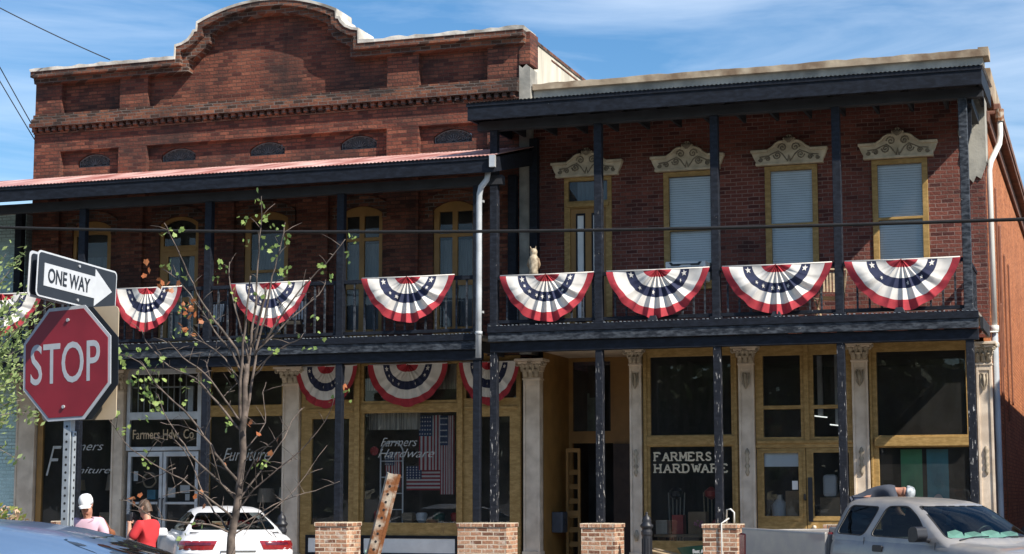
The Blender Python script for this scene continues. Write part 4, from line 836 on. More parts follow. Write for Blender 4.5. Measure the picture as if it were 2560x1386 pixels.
M['card'] = pm('cardboard', (0.30, 0.2, 0.11), 0.8, 0.15, 4); M['redplastic'] = pm('red_plastic', (0.36, 0.025, 0.02), 0.4, 0.1, 5); M['pink'] = pm('pink_blossom', (0.62, 0.22, 0.3), 0.7)
M['flag_red'] = pm('flag_red', (0.30, 0.03, 0.04), 0.8, 0.1, 8); M['flag_white'] = pm('flag_white', (0.55, 0.53, 0.50), 0.8, 0.05, 8); M['flag_blue'] = pm('flag_blue', (0.03, 0.05, 0.12), 0.8, 0.1, 8)
sh = thing('display_shelf', 'low wooden display shelf inside the lettered hardware window', 'shelf', (3.2, 2.5, 0.16))
q = MB(); q.box(2.42, 3.96, 2.2, 2.9, 0.92, 0.97); q.build('shelf_board', 'card', sh); q = MB(); q.box(2.46, 2.5, 2.3, 2.8, 0.16, 0.92); q.box(3.88, 3.92, 2.3, 2.8, 0.16, 0.92); q.build('leg', 'card', sh)
crate('cardboard_box', 'brown cardboard box in the middle of the hardware window display', 'box', 3.22, 2.45, 0.972, 0.34, 0.3, 0.42, 'card'); crate('storage_bin', 'dark red bin at the left of the hardware window display', 'bin', 2.82, 2.55, 0.972, 0.22, 0.25, 0.36, 'redplastic'); crate('garden_tray', 'pale grey garden tray at the far left of the hardware window', 'tray', 2.55, 2.4, 0.972, 0.22, 0.3, 0.26, 'stucco')
gc = thing('fuel_can', 'red plastic fuel can in the hardware window behind the pier with the conduit', 'fuel can', (3.66, 2.4, 0.972))
q = MB(); q.plate([(3.47, .972), (3.86, .972), (3.87, 1.16), (3.78, 1.24), (3.55, 1.26), (3.46, 1.15)], [], 2.3, 2.5); q.build('body', 'redplastic', gc, bevel=0.03)
q = MB(); q.tube([(3.55, 2.4, 1.25), (3.58, 2.4, 1.33), (3.72, 2.4, 1.33), (3.76, 2.4, 1.24)], 0.018, 6); q.tube([(3.62, 2.4, 1.25), (3.62, 2.4, 1.38)], [0.05, 0.035], 10); q.build('handle', 'iron', gc)
q = MB(); q.box(3.53, 3.59, 2.292, 2.299, 1.03, 1.16); q.build('sticker', 'white', gc)
random.seed(4)
fl = thing('flower_pot', 'small pot of pink blossoms in the hardware window', 'flower pot', (3.28, 2.25, .972))
q = MB(); q.lathe([(.05, 0), (.07, .1), (.075, .12)], (3.28, 2.25, .972), 12); q.build('pot', 'card', fl); q = MB()
for i in range(26):
    p_ = Vector((3.28+random.gauss(0, .06), 2.22+random.gauss(0, .04), 1.16+random.gauss(0, .035))); q.add([p_+Vector((-.018, 0, 0)), p_+Vector((0, -.01, -.018)), p_+Vector((.018, 0, 0)), p_+Vector((0, .005, .018))], [(0, 1, 2, 3)])
q.build('blossom', 'pink', fl, fixn=False)
for x, lb, cl in ((2.66, 'bundle of long tool handles at the left of the hardware window', 'stucco'), (3.35, 'orange-topped tool rack in the hardware window', 'redplastic')):
    t = thing('tool_rack', lb, 'tool rack', (x, 3.0, .16)); q = MB()
    for i in range(5): q.tube([(x-.1+i*.05, 3.0, .16), (x-.16+i*.08, 3.05, 1.75+.08*(i % 2))], .014, 6)
    q.build('tool_handle', cl if cl == 'stucco' else 'wood', t)
    q = MB(); q.lathe([(.02, 1.62), (.12, 1.68), (.13, 1.78), (.03, 1.86)], (x, 3.0, .0), 12); q.build('head', cl if cl != 'stucco' else 'iron', t)
for x, lb, c_ in ((7.20, 'green standing banner in the right-hand shop window', (0.10, 0.36, 0.16)), (7.66, 'teal standing banner in the right-hand shop window', (0.05, 0.27, 0.31))):
    t = thing('display_banner', lb, 'banner', (x, 2.4, .16), 'tall display banners in the window'); M['b%g' % x] = pm('banner_cloth', c_, 0.7, 0.15, 3)
    q = MB(); q.grid(lambda u, v: (x-.19+.38*u, 2.25+.02*sin(3*u), .9+1.62*v), 6, 6); q.build('banner_face', 'b%g' % x, t)
    q = MB(); q.plate([(x+.12*cos(a), 1.45+.27*sin(a)) for a in [2*pi*i/24 for i in range(24)]], [], 2.205, 2.212); q.build('white_panel', 'flag_white', t)
    q = MB(); q.plate(circ(x, 1.93, .07), [circ(x, 1.93, .05)], 2.205, 2.212); q.box(x-.06, x+.06, 2.198, 2.204, 1.46, 1.50); q.build('printed_mark', 'b%g' % x, t)
    q = MB(); q.box(x-.2, x+.2, 2.26, 2.30, .16, .9); q.build('stand', 'iron', t)
crate('cardboard_box', 'tall brown cardboard stack behind the left shop door glass', 'box', 5.06, 2.75, .16, .42, .4, 1.62, 'card'); crate('cardboard_box', 'brown cardboard stack low behind the right shop door glass', 'box', 5.78, 2.8, .16, .6, .4, 1.5, 'card'); crate('white_bag', 'white sack on the cardboard stack behind the right shop door glass', 'sack', 5.66, 2.75, 1.662, .26, .2, .42, 'white', .06)
crate('stove', 'black iron stove in the dark of the right-hand shop window', 'stove', 7.7, 3.2, 0.16, 1.0, 0.7, 1.05, 'iron', 0.04)
rf_ = thing('mannequin', 'white draped display figure behind the left shop door glass', 'display figure', (4.68, 2.9, .16))
q = MB(); q.lathe([(.14, 0), (.17, .5), (.10, .8), (.14, 1.15), (.16, 1.35), (.06, 1.47), (.05, 1.55)], (4.68, 2.9, .16), 14); q.build('drapery', 'white', rf_, smooth=True)
# lamps and things in the furniture store
def lamp(lb, x, y, z, r, cl):
    t = thing('table_lamp', lb, 'table lamp', (x, y, z), 'lamps in the furniture window')
    q = MB(); q.lathe([(.10, 0), (.10, .02), (.03, .05), (.07, .16), (.08, .26), (.03, .36), (.015, .5)], (x, y, z), 14); q.build('base', 'iron', t, smooth=True)
    q = MB(); q.lathe([(r, .46), (r*.82, .46+r*1.5)], (x, y, z), 18); q.build('lamp_shade', cl, t)
    crate('side_table', 'small side table under '+lb, 'side table', x, y, .16, .5, .5, z-.165, 'wood')
M['shade'] = pm('parchment_shade', (0.50, 0.36, 0.2), 0.7, 0.1, 5); M['shade2'] = pm('tan_shade', (0.34, 0.27, 0.2), 0.7, 0.1, 5)
lamp('lamp with an orange parchment shade left of the sign post', -10.35, 2.7, 1.35, .15, 'shade'); lamp('lamp with a wide tan shade right of the sign post', -9.55, 2.9, 1.35, .23, 'shade2'); lamp('lamp with a pale shade behind the sapling trunk', -5.95, 2.8, 1.1, .19, 'shade2'); lamp('lamp with a pale shade right of the sapling', -5.45, 2.7, 1.15, .17, 'stucco')
wr = thing('wreath', 'round twig wreath hanging inside the glass shop door', 'wreath', (-8.35, 2.2, 2.0))
q = MB(); q.tube([(-8.35+.15*cos(2*pi*i/24)+.008*sin(i*5), 2.2, 2.02+.15*sin(2*pi*i/24)) for i in range(25)], .022, 6, cap=False); q.build('ring', 'wood', wr)
crate('blue_box', 'bright blue box in the glass shop door', 'box', -8.42, 2.5, 1.62, .2, .2, .2, pm('blue_box', (0.06, .3, .42), .6)); crate('yellow_bag', 'olive yellow bag in the glass shop door', 'bag', -8.12, 2.5, 1.66, .26, .15, .17, pm('olive_bag', (.34, .30, .11), .6)); 
crate('counter', 'dark counter inside the furniture shop door', 'counter', -8.0, 2.75, .16, 1.4, .6, 1.45, 'room_dark')
def flag(lb, x, z, w_, h_, y, vertical):
    t = thing('flag', lb, 'flag', (x, y, z), 'flags in the shop window'); wv = lambda u: .03*sin(u*9+x)
    q = MB(); n = 13
    for i in range(n):
        a, b_ = i/n, (i+1)/n
        if vertical: q.add([(x+w_*a, y+wv(a), z), (x+w_*b_, y+wv(b_), z), (x+w_*b_, y+wv(b_), z+h_), (x+w_*a, y+wv(a), z+h_)], [(0, 1, 2, 3)], i % 2)
        else: q.add([(x, y, z+h_*a), (x+w_, y+.02, z+h_*a), (x+w_, y+.02, z+h_*b_), (x, y, z+h_*b_)], [(0, 1, 2, 3)], i % 2)
    q.build('stripes', ['flag_red', 'flag_white'], t, fixn=False)
    q = MB()
    if vertical: q.grid(lambda u, v: (x+w_*.55*u, y-.012+wv(u*.55), z+h_*(.62+.38*v)), 12, 2)
    else: q.box(x, x+w_*.42, y-.02, y-.01, z+h_*.46, z+h_)
    cn_ = q.build('canton', 'flag_blue', t, fixn=False)
    q = MB(); cx0, cw, cz0, ch = (x, w_*.55, z+h_*.62, h_*.38) if vertical else (x, w_*.42, z+h_*.46, h_*.54)
    for i in range(5):
        for j in range(5): q.plate(star(cx0+cw*(i+.5)/5, cz0+ch*(j+.5)/5, .022), [], y-.045, y-.043)
    q.build('star_field', 'flag_white', cn_)
flag('large flag hung upright in the big shop window', -2.42, 2.20, .50, 1.08, 2.42, True); flag('narrow draped flag at the right of the big shop window', -1.94, 1.72, .28, 1.55, 2.36, True); flag('wide flag laid sideways low in the big shop window', -2.72, 1.80, .78, .48, 2.5, False); flag('small flag folded on the rack at the left of the big shop window', -3.16, 1.86, .34, .7, 2.45, True)
rk = thing('display_rack', 'white wire display rack with an arched top in the big shop window', 'rack', (-3.0, 2.42, .16))
q = MB(); q.tube([(-3.24, 2.4, .9), (-3.24, 2.4, 2.55)]+[(-3.0-.24*cos(pi*i/10), 2.4, 2.55+.22*sin(pi*i/10)) for i in range(1, 10)]+[(-2.76, 2.4, 2.55), (-2.76, 2.4, .9)], .016, 6)
for i in range(5): q.tube([(-3.24, 2.4, 1.1+i*.32), (-2.76, 2.4, 1.1+i*.32)], .010, 5)
q.build('wire_frame', 'white', rk)
crate('window_shelf', 'low white shelf along the foot of the big shop window', 'shelf', -2.45, 2.5, .16, 1.95, .7, 1.0, 'stucco_grey')
random.seed(9)
for i, (x, c_, nm, lb) in enumerate(((-3.22, 'redplastic', 'toy_box', 'red box at the left end of the big window shelf'), (-2.35, 'white', 'ceramic_dish', 'white dish in the middle of the big window shelf'), (-1.98, 'barrow', 'plant_pot', 'green pot on the big window shelf'), (-1.62, 'redplastic', 'red_bucket', 'red bucket at the right end of the big window shelf'), (-2.62, 'wood', 'wooden_tray', 'wooden tray leaning in the big shop window'))):
    q = MB(); q.lathe([(.05, 0), (.10, .05), (.12, .16), (.09, .2)] if nm != 'toy_box' else [(.1, 0), (.11, .2), (.09, .24)], (x, 2.4, 1.161), 12, sq=(nm in ('toy_box', 'wooden_tray'))); tag(q.build(nm, c_, None, off=Vector((x, 2.4, 1.161))), lb, nm.split('_')[1])
q = MB(); q.plate(circ(0, 0, .09, 20), [], -.02, .02); q.xf(Matrix.Translation((-3.33, 2.3, 2.58))); tag(q.build('round_sign', 'redplastic', None, off=Vector((-3.33, 2.3, 2.58))), 'small round red sign hanging at the left of the big shop window', 'sign')

# ================================================================ WIRES
def cable(nm, lb, pts, r, sagv=0.0, grp='overhead wires'):
    a, b_ = Vector(pts[0]), Vector(pts[1]); q = MB(); q.tube([a.lerp(b_, i/24)-Vector((0, 0, sagv*4*(i/24)*(1-i/24))) for i in range(25)], r, 6); tag(q.build(nm, 'rubber', None, off=a), lb, 'wire', grp)
A = at(0, 568, -3.2); B = at(2560, 547, -4.4)
A += Vector((0, 0, .39)); B += Vector((0, 0, .39)); d_ = (B-A); cable('utility_cable', 'thick black cable sagging across both galleries', (A-d_*.5, B+d_*.5), 0.018, .52)
cable('utility_cable', 'thin wire running close under the thick black cable', (A-d_*.5+Vector((0, .03, -.020)), B+d_*.5+Vector((0, .03, -.020))), 0.010, .52)
cable('overhead_wire', 'thin wire from the top left corner to the left parapet', (at(-260, -125, -1.0), at(275, 150, 2.1)), .012, .1)
cable('overhead_wire', 'upper of two close wires meeting the left wall corner', (at(-230, -260, -1.0), at(90, 330, 2.2)), .012, .05); cable('overhead_wire', 'lower of two close wires meeting the left wall corner', (at(-230, -200, -1.0), at(88, 352, 2.2)), .012, .05)

# ================================================================ STREET SIGN
SP = atd(178, 910, 11.9); SX, SY, SZ = SP.x, SP.y, SP.z
SG = thing('street_sign', 'red STOP sign with ONE WAY plates above it on a perforated steel post', 'street sign', (SX, SY, 0))
q = MB(); q.box(SX-.028, SX+.028, SY-.028, SY+.028, 0, 3.12); q.box(SX+.034, SX+.046, SY-.02, SY+.02, 0, 2.1); q.build('post', 'galv', SG, bevel=0.004)
q = MB(); z = 0.1
while z < 3.1:
    q.plate(circ(SX, z, .0085, 10), [], SY-.0292, SY-.02835); q.plate([(SY+a, b_) for a, b_ in circ(0, z, .0085, 10)], [], SX+.0467, SX+.0474, axis='x') if z < 2.1 else None; z += .0254*2
q.build('post_hole', 'hole', SG)
OC = lambda r, cx=SX, cz=SZ: [(cx+r/cos(pi/8)*cos(pi/8+pi/4*i+.03), cz+r/cos(pi/8)*sin(pi/8+pi/4*i+.03)) for i in range(8)]
q = MB(); q.plate(OC(.381), [], SY-.047, SY-.042); stp = q.build('stop_plate', 'sign_white', SG, label='octagonal red STOP plate')
q = MB(); q.plate(OC(.358), [], SY-.0505, SY-.0475); q.build('red_field', 'sign_red', stp)
R2 = Matrix.Rotation(-.03, 4, 'Y')
lt = text('STOP', .605, .275, 'sign_white', stp, (0, 0, 0), bold=.006, ext=.0004)
for v in lt.data.vertices: v.co = R2 @ (v.co + OFF.get(stp.name, Vector()) - Vector((.3025, 0, .1375))) + Vector((SX-.01, SY-.0512, SZ+.005)) - OFF.get(stp.name, Vector())
q = MB()
for dz in (.285, -.285): q.lathe([(.004, -.006), (.012, -.003), (.012, .004)], (0, 0, 0), 10); q.xf(Matrix.Identity(4))
q = MB()
for dz in (.29, -.29): q.plate(circ(SX+(.008 if dz > 0 else -.008), SZ+dz, .012, 10), [], SY-.060, SY-.051)
q.build('bolt', 'alu', stp)
q = MB(); q.plate(OC(.378), [], SY+.030, SY+.034); q.build('shadow_plate', 'sign_black', SG, label='dark octagonal plate added behind the STOP plate as its shadow')  # added plate, dark to stand for the STOP plate's shadow on the tan one
q = MB(); q.plate(rrect(SX-.325, SX+.325, SZ-.375, SZ+.385, .04), [], SY+.085, SY+.09); q.build('sign_plate', 'sign_tan', SG, label='tan blank rectangular plate, the rearmost')
q = MB(); q.box(SX-.02, SX+.02, SY+.02, SY+.086, SZ-.3, SZ-.27); q.box(SX-.02, SX+.02, SY+.02, SY+.086, SZ+.27, SZ+.3); q.build('spacer', 'galv', SG)
OWC = atd(195, 706, 11.9); Z1 = OWC.z
def oneway(sgn, lab):
    """plate in the YZ plane, facing +X (sgn 1) or -X (sgn -1)"""
    T_ = Matrix.Translation((SX+sgn*.031, SY, Z1)) @ Matrix.Rotation(pi/2*sgn, 4, 'Z') @ Matrix.Rotation(.045*sgn, 4, 'Y')
    q = MB(); q.plate(rrect(-.457, .457, -.152, .152, .035), [], -.003, .0); q.xf(T_); pl = q.build('one_way_plate', 'sign_white', SG, label=lab)
    q = MB(); q.plate(rrect(-.445, .445, -.140, .140, .028), [], -.006, -.0032); q.xf(T_); q.build('black_field', 'sign_black', pl)
    if sgn < 0: q = MB(); q.plate(rrect(-.440, .440, -.135, .135, .028), [], .0005, .003); q.xf(T_); q.build('back_face', 'sign_black', pl)
    s_ = sgn; ar = [(-.385, -.075), (.19, -.075), (.19, -.128), (.395, 0), (.19, .128), (.19, .075), (-.385, .075)]
    if sgn < 0: ar = [(-x, z) for x, z in reversed(ar)]
    q = MB(); q.plate(ar, [], -.009, -.0062); q.xf(T_); q.build('arrow', 'sign_white', pl)
    t = text('ONE WAY', .475, .098, 'sign_black', pl, (0, 0, 0), bold=.018, ext=.0015); o_ = OFF.get(pl.name, Vector())
    for v in t.data.vertices: v.co = T_ @ (v.co + o_ + Vector((-.345 if sgn > 0 else -.13, -.0105, -.049))) - o_
    q = MB()
    for dz in (.115, -.115): q.plate(circ(0, dz, .010, 10), [], -.013, -.0062)
    q.xf(T_); q.build('bolt', 'alu', pl)
oneway(1, 'black and white ONE WAY plate facing the camera'); oneway(-1, 'second ONE WAY plate mounted back to back, its edge showing')
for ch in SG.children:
    if ch.name.split('.')[0] in ('stop_plate', 'shadow_plate', 'sign_plate', 'spacer'): ch.rotation_euler.z = radians(-9.6)
    if ch.name.startswith('one_way'): ch.rotation_euler.z = radians(-2.5)
# rusty leaning channel post
b0, b1 = atd(905, 1500, 12.0), atd(985, 1186, 12.0)
RPST = thing('channel_post', 'rusty perforated channel post leaning to the right in front of the shop window', 'post', (b0.x, b0.y, 0))
ax = (b1-b0).normalized(); base = b0-ax*(b0.z/ax.z); L = (b1-base).length
q = MB(); q.plate([(-.040, 0), (.024, 0), (.024, .05), (.019, .05), (.019, .006), (-.035, .006), (-.035, .05), (-.040, .05)], [], 0, L, axis='z'); q.plate([(.024, .0), (.034, .05), (.06, .05), (.06, .045), (.037, .045), (.026, -.002)], [], 0, L, axis='z')
zq = ax; xq = (RGT*0.9+FWD*0.25); xq = (xq-zq*xq.dot(zq)).normalized(); yq = zq.cross(xq)
TM = Matrix(((xq.x, yq.x, zq.x, base.x), (xq.y, yq.y, zq.y, base.y), (xq.z, yq.z, zq.z, base.z), (0, 0, 0, 1)))
q.xf(TM); q.build('channel', 'rust', RPST)
q = MB(); z = .1
while z < L-.05: q.plate([(x_, z_) for x_, z_ in circ(-.008, z, .009, 8)], [], -.002, -.0008); z += .055
q.xf(TM); q.build('hole', 'hole', RPST)

# ================================================================ SAPLING
TD = 18.0; T0 = atd(577, 1386, TD); TX, TY = T0.x, T0.y
random.seed(21)
TR = thing('sapling', 'young street tree with bare thin branches in front of the white car', 'tree', (TX, TY, 0))
def tp(x, y, dy=0.0): p_ = atd(x, y, TD); return p_ + FWD*dy
trunk = [Vector((TX, TY, 0))]+[tp(*p_) for p_ in ((577, 1386), (578, 1345), (584, 1310), (592, 1270), (598, 1225), (602, 1180), (608, 1130), (606, 1080), (612, 1020), (612, 960), (618, 910))]
q = MB(); q.tube(trunk, [.07, .047, .043, .041, .039, .037, .036, .035, .035, .033, .027, .020], 10)
BR = []
def br(pts, r0, r1=None, dy=0.0): BR.append(([tp(x, y, dy*i/(len(pts)-1)) for i, (x, y) in enumerate(pts)], r0, r1 or r0*.28))
br([(606, 1085), (608, 1020), (618, 940), (626, 860), (637, 760), (641, 660), (648, 570), (650, 490)], .026, .004, .1)
br([(604, 1060), (600, 1000), (606, 920), (614, 830), (622, 760), (630, 690)], .022, .008, -.1); br([(608, 1070), (622, 1000), (634, 900), (652, 820), (668, 740), (680, 670), (700, 600), (707, 555)], .02, .004, .2); br([(630, 870), (655, 790), (672, 720)], .018, .01, -.25)
br([(612, 930), (590, 870), (540, 800), (520, 770), (490, 710), (460, 640), (440, 590), (425, 560)], .018, .004, -.3); br([(612, 960), (575, 880), (530, 830), (480, 760), (430, 700), (385, 672)], .014, .004, .4)
br([(620, 900), (600, 830), (580, 760), (565, 690), (562, 655)], .013, .004, .3); br([(655, 860), (700, 800), (760, 720), (820, 660), (870, 600)], .014, .004, -.3); br([(640, 880), (720, 800), (790, 740), (805, 700)], .011, .004, .35); br([(640, 940), (690, 880), (750, 850), (765, 840)], .010, .003, -.4)
br([(605, 1060), (560, 990), (520, 930), (470, 890), (440, 850)], .014, .004, -.4); br([(606, 1080), (540, 1010), (480, 950), (410, 920), (345, 860), (330, 830)], .014, .004, .5); br([(612, 1000), (560, 900), (480, 850), (450, 832)], .010, .003, .3)
br([(598, 1205), (555, 1150), (520, 1090), (470, 1020), (410, 960), (370, 900), (320, 880)], .017, .004, -.5); br([(592, 1250), (540, 1200), (480, 1150), (440, 1100), (400, 1040), (380, 990)], .016, .003, .3); br([(600, 1215), (560, 1180), (510, 1165), (490, 1145)], .011, .003, .5)
br([(584, 1300), (560, 1270), (520, 1230), (470, 1190), (410, 1150), (340, 1090), (300, 1010)], .016, .003, -.7); br([(580, 1335), (530, 1310), (470, 1300), (400, 1285), (350, 1245), (325, 1235)], .011, .003, -.5); br([(578, 1345), (545, 1300), (500, 1250), (460, 1160), (400, 1100), (350, 1120)], .012, .003, .6)
br([(608, 1130), (660, 1060), (650, 1000), (655, 960)], .008, .003, .3); br([(604, 1160), (650, 1120), (690, 1110)], .008, .003, -.3); br([(590, 1260), (640, 1190), (690, 1120), (720, 1060), (740, 1030)], .012, .003, .5); br([(586, 1290), (640, 1220), (700, 1170), (780, 1100), (830, 1030), (845, 990)], .011, .003, -.4)
br([(582, 1325), (640, 1290), (700, 1260), (780, 1235), (840, 1215)], .009, .002, .4); br([(578, 1340), (650, 1300), (720, 1240), (800, 1130)], .010, .002, .7); br([(600, 1230), (640, 1150), (700, 1090), (740, 1060)], .009, .002, -.6); br([(596, 1245), (560, 1200), (540, 1100), (500, 1060), (440, 1040)], .009, .003, -.8)
for x0, y0, x1, y1, dy in ((440, 1170, 330, 1215, .2), (470, 1190, 420, 1235, -.3), (520, 930, 515, 880, .3), (560, 990, 600, 930, .4), (640, 1220, 650, 1150, -.3), (700, 1170, 745, 1150, .2), (410, 920, 395, 860, -.2), (480, 950, 500, 990, .4), (420, 1100, 385, 1130, .4), (540, 800, 505, 805, .1), (665, 850, 690, 760, .3), (660, 1060, 610, 1070, .2), (520, 1230, 430, 1225, -.5), (590, 1250, 650, 1230, -.2), (640, 1290, 610, 1350, -.2), (650, 1300, 690, 1360, .3)):
    br([(x0, y0), ((x0+x1)/2+random.uniform(-8, 8), (y0+y1)/2+random.uniform(-8, 8)), (x1, y1)], .006, .002, dy)
for pts, r0, r1 in BR:
    sm = []
    for i in range(len(pts)-1):
        p0, p1, p2, p3 = pts[max(i-1, 0)], pts[i], pts[i+1], pts[min(i+2, len(pts)-1)]
        for k in range(3):
            t = k/3; sm.append(0.5*((2*p1)+(-p0+p2)*t+(2*p0-5*p1+4*p2-p3)*t*t+(-p0+3*p1-3*p2+p3)*t**3)+Vector((random.gauss(0, .004), random.gauss(0, .006), random.gauss(0, .004))))
    sm.append(pts[-1]); n = len(sm)
    q.tube(sm, [r0+(r1-r0)*(i/(n-1))**.8 for i in range(n)], 6)
    for i in range(2, n-1):
        if random.random() < .6:
            d_ = Vector((random.uniform(-1, 1), random.uniform(-1, 1), random.uniform(.1, 1))).normalized()*random.uniform(.05, .26); q.tube([sm[i], sm[i]+d_*.5+Vector((0, 0, .01)), sm[i]+d_], [.004, .003, .0015], 4)
q.build('trunk', 'twig', TR, smooth=True)
def leaf(m_, p, s, mi=0, up=None):
    n = Vector((random.gauss(0, 1), random.gauss(0, 1), random.gauss(0, .8))).normalized(); a = n.orthogonal().normalized(); a = Matrix.Rotation(random.uniform(0, 6.28), 3, n) @ a; b_ = n.cross(a)
    sh_ = [(0, 0), (.25, .16), (.55, .42), (.78, .30), (1, .26), (.88, 0), (1, -.26), (.78, -.30), (.55, -.42), (.25, -.16)]
    m_.add([p+a*x*s+b_*y*s+n*(.12*s*abs(y)) for x, y in sh_]+[p+a*.5*s], [(i, (i+1) % 10, 10) for i in range(10)], mi)
LF = [(650, 500, 6), (600, 545, 6), (640, 545, 5), (655, 600, 4), (690, 575, 4), (425, 585, 4), (445, 580, 3), (612, 610, 3), (430, 665, 5), (440, 690, 4), (540, 665, 4), (562, 660, 3), (535, 690, 5), (505, 780, 3), (580, 740, 6), (720, 595, 4), (705, 625, 4), (700, 645, 3), (712, 690, 6), (705, 680, 4), (885, 590, 5), (860, 640, 3), (815, 670, 5), (835, 690, 3), (780, 800, 4), (765, 865, 4), (690, 880, 5), (755, 840, 2), (800, 850, 2), (455, 775, 5), (420, 835, 4), (470, 850, 3), (520, 805, 5), (345, 870, 6), (280, 890, 5), (315, 910, 5), (360, 915, 6), (370, 945, 5), (380, 980, 6), (410, 930, 4), (325, 960, 5), (350, 1000, 5), (380, 1030, 7), (400, 1010, 5), (300, 880, 4), (290, 905, 4), (310, 1075, 6), (370, 1040, 5), (440, 930, 4), (460, 960, 4), (500, 950, 3), (560, 950, 3), (540, 990, 2), (365, 960, 6), (390, 1000, 5), (420, 905, 4), (240, 960, 3), (255, 945, 3), (450, 1345, 4), (660, 1145, 5), (655, 1160, 4), (580, 1060, 4), (565, 1065, 3), (520, 1310, 2), (610, 845, 4), (870, 985, 3), (840, 1000, 2), (370, 1140, 3), (380, 1160, 3), (505, 625, 2), (680, 560, 3), (640, 735, 3), (600, 990, 3), (460, 1000, 3), (305, 1030, 4)]
q = MB(); qd = MB()
for x, y, n in LF:
    c_ = tp(x, y, random.uniform(-.35, .35))
    for i in range(n): leaf(q, c_+Vector((random.gauss(0, .035), random.gauss(0, .04), random.gauss(0, .035))), random.uniform(.036, .070))
for x, y, n in ((365, 672, 2), (380, 690, 1), (400, 700, 2), (425, 715, 3), (420, 730, 2), (485, 740, 2), (480, 770, 5), (475, 785, 4), (470, 760, 2), (455, 815, 3), (490, 810, 2), (485, 825, 2), (635, 1060, 2), (618, 1062, 1), (690, 1120, 2), (860, 978, 2), (335, 1235, 3), (330, 1250, 2), (500, 1240, 2), (520, 1260, 1), (560, 1160, 1), (440, 780, 2), (660, 1155, 1)):
    c_ = tp(x, y, random.uniform(-.2, .2))
    for i in range(n): leaf(qd, c_+Vector((random.gauss(0, .025), random.gauss(0, .03), random.gauss(0, .03))), random.uniform(.05, .08))
q.build('foliage', 'leaf', TR, fixn=False, label='fresh pale green leaves'); qd.build('foliage', 'leaf_dry', TR, fixn=False, label='dry orange leaves')

# willowy shrub at the left edge
WD = 15.5; random.seed(33)
wb_ = atd(-150, 1386, WD); WS = thing('weeping_tree', 'weeping tree with small pale leaves reaching in from the left edge beside the STOP sign', 'tree', (wb_.x, wb_.y, 0))
q = MB(); l = MB(); P0 = Vector((wb_.x, wb_.y, 0))
q.tube([P0, P0+Vector((.02, .03, .6)), atd(-140, 1150, WD), atd(-110, 1000, WD), atd(-100, 860, WD), atd(-105, 740, WD)], [.07, .06, .05, .04, .03, .015], 8)
def spray(x0, y0, x1, y1, bend, dens, dy):
    a, b_ = atd(x0, y0, WD+dy), atd(x1, y1, WD+dy*1.3); m_ = (a+b_)/2+Vector((0, 0, bend)); L_ = (b_-a).length; n = max(6, int(L_/.05)); pp = []
    for i in range(n+1):
        t = i/n; pp.append(a*(1-t)**2+m_*2*t*(1-t)+b_*t*t)
    q.tube(pp, [.008-.0062*i/n for i in range(n+1)], 5)
    for i in range(n+1):
        for k in range(dens):
            if i/n < .1 and random.random() < .5: continue
            p_ = pp[i]+Vector((random.gauss(0, .045), random.gauss(0, .05), random.gauss(0, .045))); s = random.uniform(.020, .038); nn = Vector((random.gauss(0, 1), random.gauss(0, 1), random.gauss(0, 1))).normalized(); aa = nn.orthogonal().normalized(); bb = nn.cross(aa)
            l.add([p_-aa*s, p_+bb*s*.45, p_+aa*s, p_-bb*s*.45], [(0, 1, 2, 3)])
for s_ in ((-110, 900, 15, 635, .1, 5), (-110, 900, 55, 640, .15, 5), (-90, 960, 75, 715, .1, 4), (-100, 980, 130, 760, .12, 4), (-110, 900, 40, 760, .15, 6), (-120, 1000, 70, 800, .1, 8), (-120, 1000, 95, 850, .1, 8), (-130, 1050, 85, 900, .1, 9), (-130, 1050, 60, 950, .12, 9), (-130, 1100, 55, 1000, .12, 9), (-110, 1080, 90, 1035, .12, 8), (-120, 1000, 30, 870, .1, 10), (-120, 980, 15, 820, .1, 10), (-130, 1040, 20, 930, .1, 10), (-120, 1050, 10, 990, .1, 10), (-130, 1120, 50, 1155, .18, 4), (-120, 1090, 20, 1060, .15, 8), (-120, 1150, 15, 1120, .12, 3), (-120, 940, -20, 760, .1, 9), (-130, 1100, -20, 960, .1, 12), (-120, 1000, -10, 880, .1, 12)):
    spray(*s_, random.uniform(-.5, .5))
q.build('trunk', 'bark', WS, smooth=True); l.build('foliage', 'leaf_willow', WS, fixn=False)
# flowering bush at lower left
BD = 22.5; bp = atd(14, 1300, BD); BU = thing('flowering_bush', 'rounded bush with faded pink blossoms at the lower left edge', 'bush', (bp.x, bp.y, 0)); q = MB(); l = MB(); f_ = MB()
for i in range(14): q.tube([Vector((bp.x, bp.y, 0)), Vector((bp.x+random.gauss(0, .12), bp.y+random.gauss(0, .12), .7)), Vector((bp.x+random.gauss(0, .22), bp.y+random.gauss(0, .25), 1.4))], [.015, .01, .004], 5)
for i in range(2600):
    v = Vector((random.gauss(0, 1), random.gauss(0, 1), random.gauss(0, 1))).normalized()*(random.random()**.33)
    c_ = Vector((bp.x+v.x*.38, bp.y+v.y*.4, .93+v.z*.66))
    if v.z < -.6 or random.random() < .25*abs(sin(v.x*7+v.z*5)): continue
    s = random.uniform(.025, .05); nn = Vector((random.gauss(0, 1), random.gauss(0, 1), random.gauss(0, 1)+.5)).normalized(); aa = nn.orthogonal().normalized(); bb = nn.cross(aa)
    (f_ if v.z > .45 and random.random() < .5 else l).add([c_-aa*s, c_+bb*s*.6, c_+aa*s, c_-bb*s*.6], [(0, 1, 2, 3)])
q.build('stem', 'bark', BU); l.build('foliage', 'leaf_bush', BU, fixn=False); f_.build('blossom', 'flower', BU, fixn=False)

